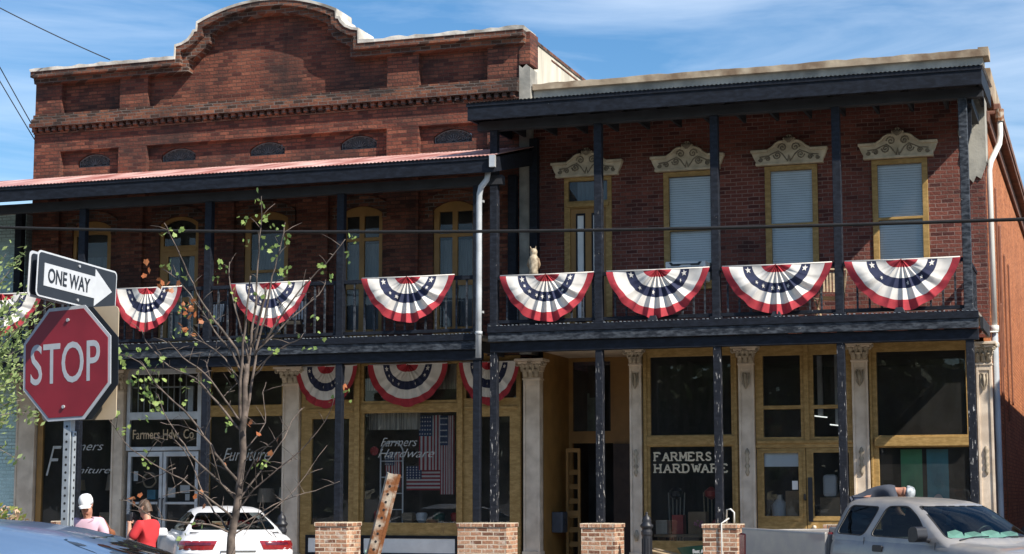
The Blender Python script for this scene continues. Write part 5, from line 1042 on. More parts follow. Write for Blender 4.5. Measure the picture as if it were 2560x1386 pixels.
# ================================================================ VEHICLES
def ring(z, xr, xf, hw, rc, bow=0.05, n=5, m=6):
    pts = []
    def edge(p, q_):
        for i in range(1, m): pts.append((p[0]+(q_[0]-p[0])*i/m, p[1]+(q_[1]-p[1])*i/m))
    rc = min(rc, hw*.95, (xf-xr)*.45); cs = [(xf-rc, hw-rc, 0), (xr+rc, hw-rc, pi/2), (xr+rc, -hw+rc, pi), (xf-rc, -hw+rc, 3*pi/2)]
    for k, (cx, cy, a0) in enumerate(cs):
        arc = [(cx+rc*cos(a0+pi/2*i/n), cy+rc*sin(a0+pi/2*i/n)) for i in range(n+1)]; pts += arc
        nx = cs[(k+1) % 4]; edge(arc[-1], (nx[0]+rc*cos(nx[2]), nx[1]+rc*sin(nx[2])))
    out = []
    for x, y in pts:
        t = (y/hw)**2; w_ = (x-(xf+xr)/2)/((xf-xr)/2)
        out.append(Vector((x + (bow*(1-t) if w_ > .5 else -bow*(1-t) if w_ < -.5 else 0), y, z)))
    return out
def loft(levels, zmod=None, dome=True):
    m_ = MB(); rs = [ring(*l_) for l_ in levels]; n = len(rs[0]); vs = [p for r in rs for p in r]
    if zmod: vs = [zmod(Vector(v)) for v in vs]
    fs = [(i*n+j, i*n+(j+1) % n, (i+1)*n+(j+1) % n, (i+1)*n+j) for i in range(len(rs)-1) for j in range(n)]
    fs += [tuple(range(n-1, -1, -1))]; c_ = sum((vs[(len(rs)-1)*n+j] for j in range(n)), Vector())/n; c_.z += .006; k = len(vs); vs.append(c_); b_ = (len(rs)-1)*n
    fs += [(b_+j, b_+(j+1) % n, k) for j in range(n)]
    return m_.add(vs, fs)
def patch(bvh, poly, direction, off, sub=4):
    """polygon in the plane across the cast axis, laid on the hull from outside"""
    def hit(a, b_):
        if direction in ('+y', '-y'): o = Vector((a, 5 if direction == '+y' else -5, b_)); d = Vector((0, -1 if direction == '+y' else 1, 0))
        elif direction in ('+x', '-x'): o = Vector((9 if direction == '+x' else -9, a, b_)); d = Vector((-1 if direction == '+x' else 1, 0, 0))
        else: o = Vector((a, b_, 9)); d = Vector((0, 0, -1))
        p, nrm, _, _ = bvh.ray_cast(o, d)
        if p is None: return None
        return p-d*off
    dense = []
    for (x0, y0), (x1, y1) in zip(poly, poly[1:]+poly[:1]): dense += [(x0+(x1-x0)*i/5, y0+(y1-y0)*i/5) for i in range(5)]
    cx = sum(p[0] for p in dense)/len(dense); cy = sum(p[1] for p in dense)/len(dense); n = len(dense); vs = []; ok = True
    for k in range(1, sub+1):
        for x, y in dense:
            h = hit(cx+(x-cx)*k/sub, cy+(y-cy)*k/sub); vs.append(h if h is not None else (vs[-1] if vs else Vector()))
    vs.append(hit(cx, cy) or vs[0]); fs = [(j, (j+1) % n, n*sub) for j in range(n)]+[(k*n+j, k*n+(j+1) % n, (k+1)*n+(j+1) % n, (k+1)*n+j) for k in range(sub-1) for j in range(n)]
    return MB().add(vs, fs)
def bvh_of(m_): return BVHTree.FromPolygons([Vector(v) for v in m_.v], m_.f)
def smoothpoly(p, r=.06, n=4):
    out = []; k = len(p)
    for i in range(k):
        a, b_, c_ = Vector(p[i-1]), Vector(p[i]), Vector(p[(i+1) % k]); u = (a-b_).normalized()*min(r, (a-b_).length*.4); v = (c_-b_).normalized()*min(r, (c_-b_).length*.4)
        for j in range(n+1):
            t = j/n; q_ = (b_+u)*(1-t)**2+b_*2*t*(1-t)+(b_+v)*t*t; out.append((q_.x, q_.y))
    return out
def hollow(o, cutters, th=.03):
    """solid hull -> shell with window openings"""
    s = o.modifiers.new('s', 'SOLIDIFY'); s.thickness = th; s.offset = -1
    cs = []
    for c_ in cutters:
        co = c_.build('cutter', 'iron', None, off=Vector()); b_ = o.modifiers.new('b', 'BOOLEAN'); b_.operation = 'DIFFERENCE'; b_.object = co; b_.solver = 'EXACT'; cs.append(co)
    bpy.context.view_layer.update()
    me = bpy.data.meshes.new_from_object(o.evaluated_get(bpy.context.evaluated_depsgraph_get())); o.modifiers.clear(); o.data = me
    for c_ in cs: bpy.data.objects.remove(c_)
    me.polygons.foreach_set('use_smooth', [True]*len(me.polygons))
    try: me.set_sharp_from_angle(angle=radians(40))
    except Exception: pass
def carpaint(name, col, metal=0.0, rough=.35, dust=None):
    m, t, b = newmat(name); p = pos(t, (1, 1, 1), True); f = ramp(t, noise(t, 3.2, 6, p, .6), .4, .7); t.links.new(mixc(t, col, dust or tuple(c*1.1 for c in col), f), b.inputs['Base Color'])
    b.inputs['Metallic'].default_value = metal; b.inputs['Roughness'].default_value = rough; b.inputs['Coat Weight'].default_value = .6; b.inputs['Coat Roughness'].default_value = .06; return m
M['paint_white'] = carpaint('white_car_paint', (.78, .78, .79)); M['paint_grey'] = carpaint('dusty_grey_metallic', (.27, .262, .26), .2, .45, (.36, .335, .30)); M['paint_blue'] = carpaint('blue_metallic', (.15, .25, .41), .5, .3)
M['lamp_red'] = pm('tail_lamp_red', (.24, .010, .013), .15, .25, 20, coat=.8); M['lamp_dark'] = pm('tail_lamp_dark', (.09, .008, .018), .12, .2, 20, coat=.8); M['seat'] = pm('grey_seat_cloth', (.055, .055, .06), .85, .2, 8); M['paper'] = pm('mint_paper', (.44, .62, .55), .7, .1, 6); M['chrome'] = pm('chrome', (.6, .6, .6), .15, .05, 5, metal=1.0)
def wheel(par, x, y, r=.34, w_=.22):
    q = MB(); q.lathe([(r*.62, -w_/2), (r*.95, -w_/2), (r, -w_*.3), (r, w_*.3), (r*.95, w_/2), (r*.62, w_/2)], (0, 0, 0), 28); q.xf(Matrix.Translation((x, y, r)) @ Matrix.Rotation(pi/2, 4, 'X')); o = q.build('tyre', 'rubber', par, smooth='angle')
    q = MB(); q.lathe([(r*.1, -w_*.42), (r*.6, -w_*.3), (r*.63, -w_*.45), (r*.64, w_*.45), (r*.6, w_*.3), (r*.1, w_*.42)], (0, 0, 0), 20); q.xf(Matrix.Translation((x, y, r)) @ Matrix.Rotation(pi/2, 4, 'X')); q.build('rim', 'alu', o, smooth='angle')
# --- white sedan
WC = thing('white_car', 'white saloon car parked nose-in to the pavement, seen from behind through the sapling', 'car', (0, 0, 0), local=True)
body = loft([(.22, -2.05, 2.1, .78, .3), (.40, -2.28, 2.28, .90, .38), (.70, -2.33, 2.34, .93, .42), (.80, -2.35, 2.33, .93, .42), (.83, -2.33, 2.3, .925, .42), (.92, -2.34, 2.2, .915, .42), (1.0, -2.32, 2.0, .885, .42), (1.055, -2.26, 1.7, .83, .42), (1.09, -2.10, 1.5, .74, .4), (1.105, -1.8, 1.3, .6, .35)])
bo = body.build('body', 'paint_white', WC, smooth='angle')
gh = loft([(1.02, -2.12, 1.35, .83, .45, .06), (1.10, -1.95, 1.20, .80, .45, .06), (1.18, -1.76, 1.0, .765, .42, .07), (1.30, -1.42, .65, .69, .38, .07), (1.40, -1.10, .32, .615, .34, .07), (1.46, -.86, .08, .56, .3, .06), (1.50, -.60, -.1, .46, .26, .05), (1.515, -.42, -.25, .3, .15, .02)])
bv = bvh_of(gh); go = gh.build('cabin', 'paint_white', WC, smooth='angle')
rw = smoothpoly([(-.69, 1.145), (.69, 1.145), (.53, 1.415), (-.53, 1.415)], .07); sw = smoothpoly([(-1.62, 1.12), (.92, 1.12), (.25, 1.41), (-.75, 1.425), (-1.15, 1.35)], .08)
ct = [MB().plate(rw, [], -3, -.35, axis='x'), MB().plate(sw, [], -1.5, 1.5), MB().plate(smoothpoly([(-.68, 1.12), (.68, 1.12), (.52, 1.41), (-.52, 1.41)]), [], .0, 3, axis='x')]
hollow(go, ct)
patch(bv, rw, '-x', -.008).build('rear_window', 'carglass', WC, smooth=True); patch(bv, sw, '+y', -.008).build('side_window', 'carglass', WC, smooth=True); patch(bv, sw, '-y', -.008).build('side_window', 'carglass', WC, smooth=True)
bvb = bvh_of(body)
for s_ in (-1, 1):
    tl = [(s_*.885, .985), (s_*.33, .985), (s_*.40, .845), (s_*.90, .835)]
    o = patch(bvb, tl, '-x', .008).build('tail_light', 'lamp_red', WC, smooth=True); patch(bvb, [(s_*.86, .957), (s_*.42, .957), (s_*.44, .915), (s_*.86, .91)], '-x', .013).build('lamp_insert', 'lamp_dark', o, smooth=True)
    patch(bvb, [(-2.20 if True else 0, .985), (-1.9, .97), (-2.0, .9), (-2.22, .85)], '+y' if s_ > 0 else '-y', .008).build('tail_light', 'lamp_red', WC, smooth=True)
    q = MB(); q.box(.62, .86, s_*.86, s_*1.05, 1.0, 1.14); q.build('mirror', 'paint_white', WC, bevel=.04)
for x in (-1.4, 1.38):
    for y in (-.78, .78): wheel(WC, x, y)
o = patch(bvb, [(-.27, .80), (.27, .80), (.27, .66), (-.27, .66)], '-x', .012).build('licence_plate', 'white', WC)
M['plate_green'] = pm('plate_green', (.35, .55, .42), .6); text('52', .13, .08, 'plate_green', o, (-.16, -2.44, .68), rot=Matrix.Rotation(-pi/2, 3, 'Z')).location = (0, 0, 0)
q = MB(); q.box(-2.42, -2.30, -.28, .28, .812, .835); q.build('boot_trim', 'chrome', WC, bevel=.005)
q = MB()
for y in (-.38, .38): q.box(-.9, -.75, y-.24, y+.24, .7, 1.22); q.box(-.87, -.79, y-.12, y+.12, 1.2, 1.33); q.box(.1, .25, y-.24, y+.24, .7, 1.2); q.box(.13, .21, y-.12, y+.12, 1.2, 1.35)
q.build('seat', 'seat', WC, bevel=.03)
q = MB(); q.box(-1.9, -.9, -.7, .7, 1.06, 1.112); q.build('parcel_shelf', 'seat', WC)
hd = Vector((sin(radians(-34)), cos(radians(-34)), 0)); rc = atd(595, 1360, 28.0); WC.location = (rc.x+hd.x*2.33, rc.y+hd.y*2.33, 0); WC.rotation_euler = (0, 0, atan2(hd.y, hd.x))
# --- grey pickup
PT = thing('pickup_truck', 'dusty grey extended-cab pickup truck parked in front of the shop doors', 'pickup truck', (0, 0, 0), local=True)
zm = lambda v: Vector((v.x, v.y, v.z-max(0, v.x-1.2)*.075*(1 if v.z > .8 else 0)))
low = loft([(.38, -1.24, 2.62, .90, .12, .02), (.62, -1.25, 2.74, .97, .14, .05), (.90, -1.25, 2.78, 1.0, .16, .06), (1.08, -1.25, 2.76, .985, .18, .06), (1.17, -1.24, 2.72, .96, .2, .06), (1.225, -1.22, 2.64, .90, .22, .06), (1.25, -1.18, 2.5, .78, .25, .05), (1.262, -1.0, 2.3, .5, .2, .03)], zm)
low.build('body', 'paint_grey', PT, smooth='angle'); bvl = bvh_of(low)
cab = loft([(1.16, -1.25, 1.62, .955, .16, .06), (1.235, -1.245, 1.48, .945, .16, .10), (1.30, -1.23, 1.35, .915, .16, .13), (1.50, -1.17, 1.03, .83, .16, .14), (1.66, -1.12, .76, .765, .16, .13), (1.75, -1.08, .56, .715, .17, .11), (1.80, -1.03, .38, .65, .2, .08), (1.835, -.90, .1, .5, .2, .04), (1.85, -.7, -.15, .3, .15, .01)])
bvc = bvh_of(cab); co = cab.build('cab', 'paint_grey', PT, smooth='angle')
W1 = smoothpoly([(-1.06, 1.275), (-.42, 1.27), (-.22, 1.70), (-.90, 1.705)], .09); W2 = smoothpoly([(-.24, 1.265), (1.08, 1.255), (.70, 1.58), (.42, 1.715), (-.03, 1.715)], .10); W3 = smoothpoly([(-.83, 1.29), (.83, 1.29), (.655, 1.735), (-.655, 1.735)], .06); W4 = smoothpoly([(-.68, 1.30), (.68, 1.30), (.6, 1.68), (-.6, 1.68)], .06)
hollow(co, [MB().plate(W1, [], -1.5, 1.5), MB().plate(W2, [], -1.5, 1.5), MB().plate(W3, [], .25, 3, axis='x'), MB().plate(W4, [], -3, -.9, axis='x')])
for d_ in ('-y', '+y'):
    patch(bvc, W1, d_, -.008).build('side_window', 'carglass', PT, smooth=True); patch(bvc, W2, d_, -.008).build('side_window', 'carglass', PT, smooth=True)
patch(bvc, W3, '+x', -.008).build('windscreen', 'windscreen_glass', PT, smooth=True); patch(bvc, W4, '-x', -.008).build('rear_window', 'carglass', PT, smooth=True)
def rim_of(bv_, poly, d_, w_=.022, off=.003):
    cx = sum(p[0] for p in poly)/len(poly); cy = sum(p[1] for p in poly)/len(poly); a = patch(bv_, poly, d_, off, 1); n = (len(a.v)-1)
    sc_ = lambda x, y: (x+(x-cx)/max(.001, math.hypot(x-cx, y-cy))*w_, y+(y-cy)/max(.001, math.hypot(x-cx, y-cy))*w_)
    b_ = patch(bv_, [sc_(x, y) for x, y in poly], d_, off, 1); m_ = MB(); m_.add(a.v[:n]+b_.v[:n], [(i, (i+1) % n, n+(i+1) % n, n+i) for i in range(n)]); return m_
for W_, d_ in ((W1, '-y'), (W2, '-y'), (W1, '+y'), (W2, '+y'), (W3, '+x')): rim_of(bvc, W_, d_).build('window_seal', 'rubber', PT, fixn=False)
q = MB()
for x0, x1, y in ((-3.55, -1.29, -1), (-3.55, -1.29, 1)):
    q.plate([(x0, .5), (x1, .42), (x1, 1.24), (x0, 1.235), (x0-.0, .95)], [(lambda c: [(c+.42*cos(a), .46+.42*sin(a)) for a in [pi*i/14 for i in range(15)]])(-2.2)] if False else [], min(y*.92, y*.985), max(y*.92, y*.985))
    q.tube([(x0+.0, y*.955, 1.24), (x1, y*.955, 1.245)], .034, 8)
q.box(-3.59, -3.53, -.92, .92, .5, 1.235); q.box(-1.34, -1.29, -.92, .92, .5, 1.24); q.box(-3.53, -1.34, -.92, .92, .62, .66); q.build('bed', 'paint_grey', PT, bevel=.02)
for y in (-1, 1):
    q = MB(); q.box(-3.62, -3.42, min(y*.88, y*1.0), max(y*.88, y*1.0), .80, 1.18); q.build('tail_light', 'lamp_red', PT, bevel=.03)
    q = MB(); q.plate(smoothpoly([(.98, 1.22), (1.12, 1.22), (1.20, 1.30), (1.17, 1.44), (1.05, 1.45), (.98, 1.40)], .04), [], min(y*1.04, y*1.24), max(y*1.04, y*1.24)); mo = q.build('mirror', 'iron', PT, bevel=.03, label='black door mirror'); q = MB(); q.tube([(1.1, y*.93, 1.24), (1.12, y*1.1, 1.27)], .035, 8); q.build('mirror_arm', 'iron', mo)
    q = MB(); q.plate(smoothpoly([(-.12, 1.03), (.10, 1.03), (.11, 1.13), (-.11, 1.13)], .03), [], min(y*.985, y*1.008), max(y*.985, y*1.008)); q.build('door_handle', 'iron', PT, bevel=.006)
    for xs in ([(-.36, .5), (-.36, 1.24)], [(1.28, .5), (1.25, 1.22)]):
        q = MB(); q.tube([(x, y*(.99 if z < 1 else .955), z) for x, z in (xs[0], ((xs[0][0]+xs[1][0])/2, .95), xs[1])], .006, 4)
        q.build('door_seam', 'rubber', PT)
for x in (-2.4, 2.0):
    for y in (-.86, .86): wheel(PT, x, y, .38, .26)
q = MB(); q.box(1.0, 1.30, -.80, .80, 1.08, 1.275); q.build('dashboard', 'seat', PT, bevel=.03)
q = MB()
for y in (-.42, .42): q.box(-.25, -.08, y-.27, y+.27, .8, 1.42); q.box(-.22, -.12, y-.13, y+.13, 1.42, 1.58)
q.box(-1.0, -.85, -.7, .7, .8, 1.30); q.build('seat', 'seat', PT, bevel=.04)
q = MB(); q.tube([(.86+.05*sin(2*pi*i/20), .40+.19*cos(2*pi*i/20), 1.27+.17*sin(2*pi*i/20)) for i in range(21)], .016, 6, cap=False); q.tube([(.88, .40, 1.27), (1.15, .40, 1.15)], .03, 6); q.build('steering_wheel', 'iron', PT, smooth=True)
pp_ = MB(); random.seed(8)
for (x, y, w_, h_, r) in ((1.24, -.52, .42, .13, .2), (1.22, -.16, .34, .10, -.15), (1.22, .20, .46, .12, .1), (1.23, .56, .34, .10, -.2)):
    T_ = Matrix.Translation((x, y, 1.28)) @ Matrix.Rotation(r, 4, 'Z') @ Matrix.Rotation(-.55, 4, 'Y'); pp_.add([T_ @ Vector(v) for v in ((0, -w_/2, 0), (0, w_/2, 0), (.01, w_/2*.9, h_*.7), (.02, w_*.1, h_), (.01, -w_/2*.8, h_*.8), (-.03, 0, h_*.4))], [(0, 1, 5), (1, 2, 5), (2, 3, 5), (3, 4, 5), (4, 0, 5)])
pp_.build('paper_sheet', 'paper', PT, fixn=False)
q = MB()
for y0, y1 in ((-.70, -.05), (.0, .66)): q.tube([(1.50, y0, 1.262), (1.44, (y0+y1)/2, 1.30), (1.42, y1, 1.305)], .011, 5)
q.build('wiper', 'iron', PT)
q = MB(); q.box(2.70, 2.80, -.62, .62, .72, 1.02); q.build('grille', 'iron', PT, bevel=.02)
for y in (-.80, .80): q = MB(); q.box(2.62, 2.79, y-.14, y+.14, .76, 1.0); q.build('headlight', 'sign_white', PT, bevel=.03)
q = MB(); q.box(2.66, 2.90, -.97, .97, .45, .66); q.build('bumper', 'chrome', PT, bevel=.03); q = MB(); q.box(-3.68, -3.60, -.95, .95, .45, .6); q.build('bumper', 'chrome', PT, bevel=.03)
crate_in_bed = None
tc_ = atd(2312, 1300, 24.3); hh = Vector((.728, -.685, 0)); PT.scale = (.88, .86, .88); PT.location = (tc_.x, tc_.y, 0.03)
PT.rotation_euler = (0, radians(1.2), atan2(hh.y, hh.x))
# --- blue car in the foreground
BC = thing('blue_car', 'blue car at the lower left edge, only its glossy roof in view', 'car', (0, 0, 0), local=True)
lowb = loft([(.25, -2.2, 2.2, .80, .3), (.5, -2.35, 2.35, .92, .4), (.85, -2.36, 2.36, .94, .42), (1.0, -2.3, 2.2, .90, .42), (1.05, -2.1, 1.9, .8, .4)]); lowb.build('body', 'paint_blue', BC, smooth='angle')
LV = [(1.0, -2.2, 1.75, .88, .4, .08), (1.12, -2.08, 1.50, .85, .4, .09), (1.25, -1.92, 1.18, .80, .38, .10), (1.36, -1.76, .90, .745, .34, .11), (1.43, -1.62, .68, .695, .3, .11), (1.475, -1.5, .50, .64, .3, .10), (1.505, -1.35, .30, .56, .28, .09), (1.53, -1.1, .02, .42, .26, .06), (1.542, -.8, -.3, .22, .15, .02)]
rb = loft(LV); bvr = bvh_of(rb); rb.build('cabin', 'paint_blue', BC, smooth='angle')
M['black_glass'] = pm('black_car_glass', (.008, .01, .012), .04, .1, 4)
sdw = smoothpoly([(-1.75, 1.08), (1.2, 1.08), (.72, 1.355), (-1.5, 1.355)], .07)
for d_ in ('+y', '-y'): patch(bvr, sdw, d_, .004).build('side_window', 'black_glass', BC, smooth=True)
patch(bvr, smoothpoly([(-.72, 1.10), (.72, 1.10), (.58, 1.44), (-.58, 1.44)], .06), '+x', .004, 6).build('windscreen', 'black_glass', BC, smooth=True); patch(bvr, smoothpoly([(-.68, 1.12), (.68, 1.12), (.56, 1.42), (-.56, 1.42)], .06), '-x', .004, 6).build('rear_window', 'black_glass', BC, smooth=True)
for y in (-1, 1):
    q = MB(); q.tube([p_ for p_ in [bvr.ray_cast(Vector((x, y*.53, 9)), Vector((0, 0, -1)))[0] for x in [-1.4+.1*i for i in range(18)]] if p_], .007, 5); q.build('roof_seam', 'rubber', BC)
for x in (-1.4, 1.4):
    for y in (-.8, .8): wheel(BC, x, y)
bc_ = atd(115, 1322, 8.8); hb = Vector((.93, .36, 0)).normalized(); BC.location = (bc_.x-hb.x*.45, bc_.y-hb.y*.45, 0); BC.scale = (1, 1, 1.022); BC.rotation_euler = (0, 0, atan2(hb.y, hb.x))

# ================================================================ PEOPLE
M['skin'] = pm('skin', (.50, .27, .185), .55, .08, 14); M['skin2'] = pm('tanned_skin', (.42, .20, .13), .55, .08, 14); M['pink_shirt'] = pm('pink_shirt_cloth', (.62, .42, .50), .85, .06, 8); M['red_shirt'] = pm('red_shirt_cloth', (.52, .03, .035), .85, .08, 8); M['slate_shirt'] = pm('slate_shirt_cloth', (.045, .052, .07), .85, .15, 8)
M['jeans'] = pm('denim', (.05, .07, .12), .85, .2, 10); M['khaki'] = pm('khaki_cloth', (.28, .23, .16), .85, .1, 8); M['hair_brown'] = pm('brown_hair', (.085, .05, .03), .6, .4, 40); M['hair_dark'] = pm('dark_hair', (.02, .015, .012), .5, .4, 40); M['cap_white'] = M['cap_white']; M['cap_cloth'] = pm('white_cap_cloth', (.78, .77, .76), .8, .04, 8); M['cap_grey'] = pm('camouflage_cap_cloth', (.30, .34, .38), .8, .55, 16, col2=(.52, .56, .58)); M['leather'] = pm('brown_leather', (.24, .09, .04), .5, .2, 8); M['eye'] = pm('eye_dark', (.02, .012, .01), .3)
def skin(name, nodes, edges, mat, par, root, sub=2):
    """nodes: name -> (pos, rx, ry)"""
    ks = list(nodes); me = bpy.data.meshes.new(name); me.from_pydata([tuple(nodes[k][0]) for k in ks], [(ks.index(a), ks.index(b_)) for a, b_ in edges], [])
    o = bpy.data.objects.new(name, me); COL.objects.link(o); md = o.modifiers.new('skin', 'SKIN'); md.use_smooth_shade = True; sb = o.modifiers.new('sub', 'SUBSURF'); sb.levels = sb.render_levels = sub
    for i, k in enumerate(ks): me.skin_vertices[0].data[i].radius = (nodes[k][1], nodes[k][2] if len(nodes[k]) > 2 else nodes[k][1])
    for i, k in enumerate(ks): me.skin_vertices[0].data[i].use_root = (k == root)
    bpy.context.view_layer.update()
    m2 = bpy.data.meshes.new_from_object(o.evaluated_get(bpy.context.evaluated_depsgraph_get())); bpy.data.objects.remove(o); m2.name = name
    m2.materials.clear(); m2.materials.append(M[mat]); m2.polygons.foreach_set('use_smooth', [True]*len(m2.polygons))
    o = bpy.data.objects.new(name, m2); COL.objects.link(o); o.parent = par; return o
def V(*a): return Vector(a)
def figure(label, J, skinm, shirt, pants, sleeve=.55, fem=False, hs=1.0):
    """J: joints in local space, the figure faces -Y. Builds body, shirt, trousers, shoes, eyes."""
    P = thing('person', label, 'person', (0, 0, 0), local=True); nd = {}; ed = []
    up = (J['head']-J['neck']).normalized(); fw = J['face'].normalized(); fw = (fw-up*fw.dot(up)).normalized(); rt = fw.cross(up)
    nd['pelvis'] = (J['pelvis'], .135, .10); nd['waist'] = (J['pelvis'].lerp(J['chest'], .5), .115, .09); nd['chest'] = (J['chest'], .14, .10); nd['neckb'] = (J['chest'].lerp(J['neck'], .7), .075, .065); nd['neck'] = (J['neck'], .05, .052)
    H = J['head']; nd['jaw'] = (H-up*.055+fw*.012, .056*hs, .070*hs); nd['skull'] = (H+up*.03-fw*.006, .071*hs, .088*hs); nd['crown'] = (H+up*.088-fw*.012, .055*hs, .068*hs)
    nd['nose'] = (H-up*.012+fw*.100, .013, .013); nd['chin'] = (H-up*.095+fw*.055, .030, .028)
    ed += [('pelvis', 'waist'), ('waist', 'chest'), ('chest', 'neckb'), ('neckb', 'neck'), ('neck', 'jaw'), ('jaw', 'skull'), ('skull', 'crown'), ('jaw', 'chin'), ('skull', 'nose')]
    for s in 'LR':
        sg = 1 if s == 'L' else -1
        nd['ear'+s] = (H+rt*(-sg)*.078-fw*.005+up*.002, .012, .020); ed.append(('skull', 'ear'+s))
        nd['sh'+s] = (J['sh'+s], .062, .058); nd['el'+s] = (J['el'+s], .042, .042); nd['wr'+s] = (J['wr'+s], .028, .026); nd['mid'+s] = (J['sh'+s].lerp(J['el'+s], .5), .05, .05); nd['fa'+s] = (J['el'+s].lerp(J['wr'+s], .35), .042, .040)
        d = (J['wr'+s]-J['el'+s]).normalized(); a = d.cross(V(0, 0, 1) if abs(d.z) < .8 else V(0, 1, 0)).normalized(); b_ = d.cross(a)
        nd['palm'+s] = (J['wr'+s]+d*.06, .036, .018); ed += [('chest', 'sh'+s), ('sh'+s, 'mid'+s), ('mid'+s, 'el'+s), ('el'+s, 'fa'+s), ('fa'+s, 'wr'+s), ('wr'+s, 'palm'+s)]
        for i in range(4):
            r_ = nd['palm'+s][0]+a*(i-1.5)*.019+d*.03; ln = (.065, .078, .072, .055)[i]
            nd['f%d%s' % (i, s)] = (r_, .0095, .0095); nd['g%d%s' % (i, s)] = (r_+d*ln*.55-b_*sg*.014, .0088, .0088); nd['h%d%s' % (i, s)] = (r_+d*ln*.75-b_*sg*.042, .0075, .0075); ed += [('palm'+s, 'f%d%s' % (i, s)), ('f%d%s' % (i, s), 'g%d%s' % (i, s)), ('g%d%s' % (i, s), 'h%d%s' % (i, s))]
        nd['t0'+s] = (J['wr'+s]+d*.045+a*.040*sg, .012, .012); nd['t1'+s] = (J['wr'+s]+d*.085+a*.055*sg-b_*sg*.02, .0095, .0095); ed += [('palm'+s, 't0'+s), ('t0'+s, 't1'+s)]
        nd['hip'+s] = (J['hip'+s], .088, .09); nd['kn'+s] = (J['kn'+s], .056, .058); nd['calf'+s] = (J['kn'+s].lerp(J['an'+s], .3), .054, .056); nd['an'+s] = (J['an'+s], .038, .04); nd['toe'+s] = (J['an'+s]+J.get('toe', V(0, -.17, -.05)), .036, .028)
        ed += [('pelvis', 'hip'+s), ('hip'+s, 'kn'+s), ('kn'+s, 'calf'+s), ('calf'+s, 'an'+s), ('an'+s, 'toe'+s)]
    skin('body', nd, ed, skinm, P, 'pelvis')
    gr = lambda k, m: (nd[k][0], nd[k][1]+m, nd[k][2]+m)
    sn = {k: gr(k, .022) for k in ('pelvis', 'waist', 'chest')}; sn['neckb'] = (nd['chest'][0].lerp(nd['neckb'][0], .8), .092, .080); se = [('pelvis', 'waist'), ('waist', 'chest'), ('chest', 'neckb')]
    sn['hem'] = (nd['pelvis'][0]-(nd['waist'][0]-nd['pelvis'][0]).normalized()*.09, .16, .125); se.append(('hem', 'pelvis'))
    for s in 'LR':
        sn['sh'+s] = gr('sh'+s, .024); sn['mid'+s] = gr('mid'+s, .024); sn['cuff'+s] = (J['sh'+s].lerp(J['el'+s], sleeve+.3), .066, .064); se += [('chest', 'sh'+s), ('sh'+s, 'mid'+s), ('mid'+s, 'cuff'+s)]
    skin('shirt', sn, se, shirt, P, 'pelvis')
    pn = {'pelvis': gr('pelvis', .016)}; pe = []
    for s in 'LR':
        for k, m in (('hip', .014), ('kn', .016), ('an', .03)): pn[k+s] = gr(k+s, m)
        pe += [('pelvis', 'hip'+s), ('hip'+s, 'kn'+s), ('kn'+s, 'an'+s)]
    skin('trousers', pn, pe, pants, P, 'pelvis')
    for s in 'LR':
        skin('shoe', {'a': (J['an'+s]-V(0, -.02, .03), .05, .045), 'b': (J['an'+s]+J.get('toe', V(0, -.17, -.05))*.6-V(0, 0, .012), .05, .036), 'c': (J['an'+s]+J.get('toe', V(0, -.17, -.05))*1.15, .04, .028)}, [('a', 'b'), ('b', 'c')], 'iron', P, 'a')
    q = MB()
    for sg in (-1, 1): q.lathe([(.003, -.009), (.010, -.004), (.010, .004), (.003, .009)], H+up*.018+fw*.080+rt*sg*.031, 8)
    q.build('eye', 'eye', P, smooth=True)
    q = MB(); c_ = H-up*.062+fw*.084; q.tube([c_-rt*.024, c_+fw*.006, c_+rt*.024], [.004, .006, .004], 5); q.build('mouth', pm('lip', (.34, .13, .11), .5) if 'lip' not in M else 'lip', P); M.setdefault('lip', bpy.data.materials['lip'])
    return P, H, up, fw, rt
def frame_of(o, up, fw, rt): return Matrix(((rt.x, -fw.x, up.x, o.x), (rt.y, -fw.y, up.y, o.y), (rt.z, -fw.z, up.z, o.z), (0, 0, 0, 1)))
def cap(P, H, up, fw, rt, mat, visor=True):
    T_ = frame_of(H+up*.045, up, fw, rt); q = MB(); q.lathe([(.100, -.01), (.103, .02), (.100, .06), (.082, .098), (.05, .118), (.004, .124)], (0, 0, 0), 20); q.v = [(x*.90, y*1.06, z) for x, y, z in q.v]; q.xf(T_); o = q.build('cap', mat, P, smooth=True)
    if visor:
        q = MB(); q.grid(lambda u, v: Vector((.085*(2*u-1)*(1-.18*v), -.085-.095*v*sqrt(max(.02, 1-(2*u-1)**2))-.015*(1-(2*u-1)**2), .005-.03*v-.018*(2*u-1)**2)), 13, 5); q.xf(T_); q.build('visor', mat, o, smooth=True, fixn=False)
def hair(P, H, up, fw, rt, mat, long_=0.0):
    T_ = frame_of(H+up*.035-fw*.018, up, fw, rt); q = MB(); random.seed(3)
    def S(u, v):
        a = 2*pi*u; t = v; fr = max(0, -sin(a)) ; zl = .110*cos(pi*.5*t) - t*t*(.065+long_)*(1-.95*fr) + .03*t*fr
        r = .079*sin(pi*.5*min(1, t*1.25)) - .008*max(0, t-.7)+.004*sin(a*11+t*9); return Vector((r*cos(a)*.92, r*sin(a)*1.12, zl))
    q.grid(S, 33, 10); q.xf(T_); return q.build('hair', mat, P, smooth=True, fixn=False)
def place(P, pt, facing): P.location = pt; P.rotation_euler = (0, 0, atan2(facing.y, facing.x)+pi/2)
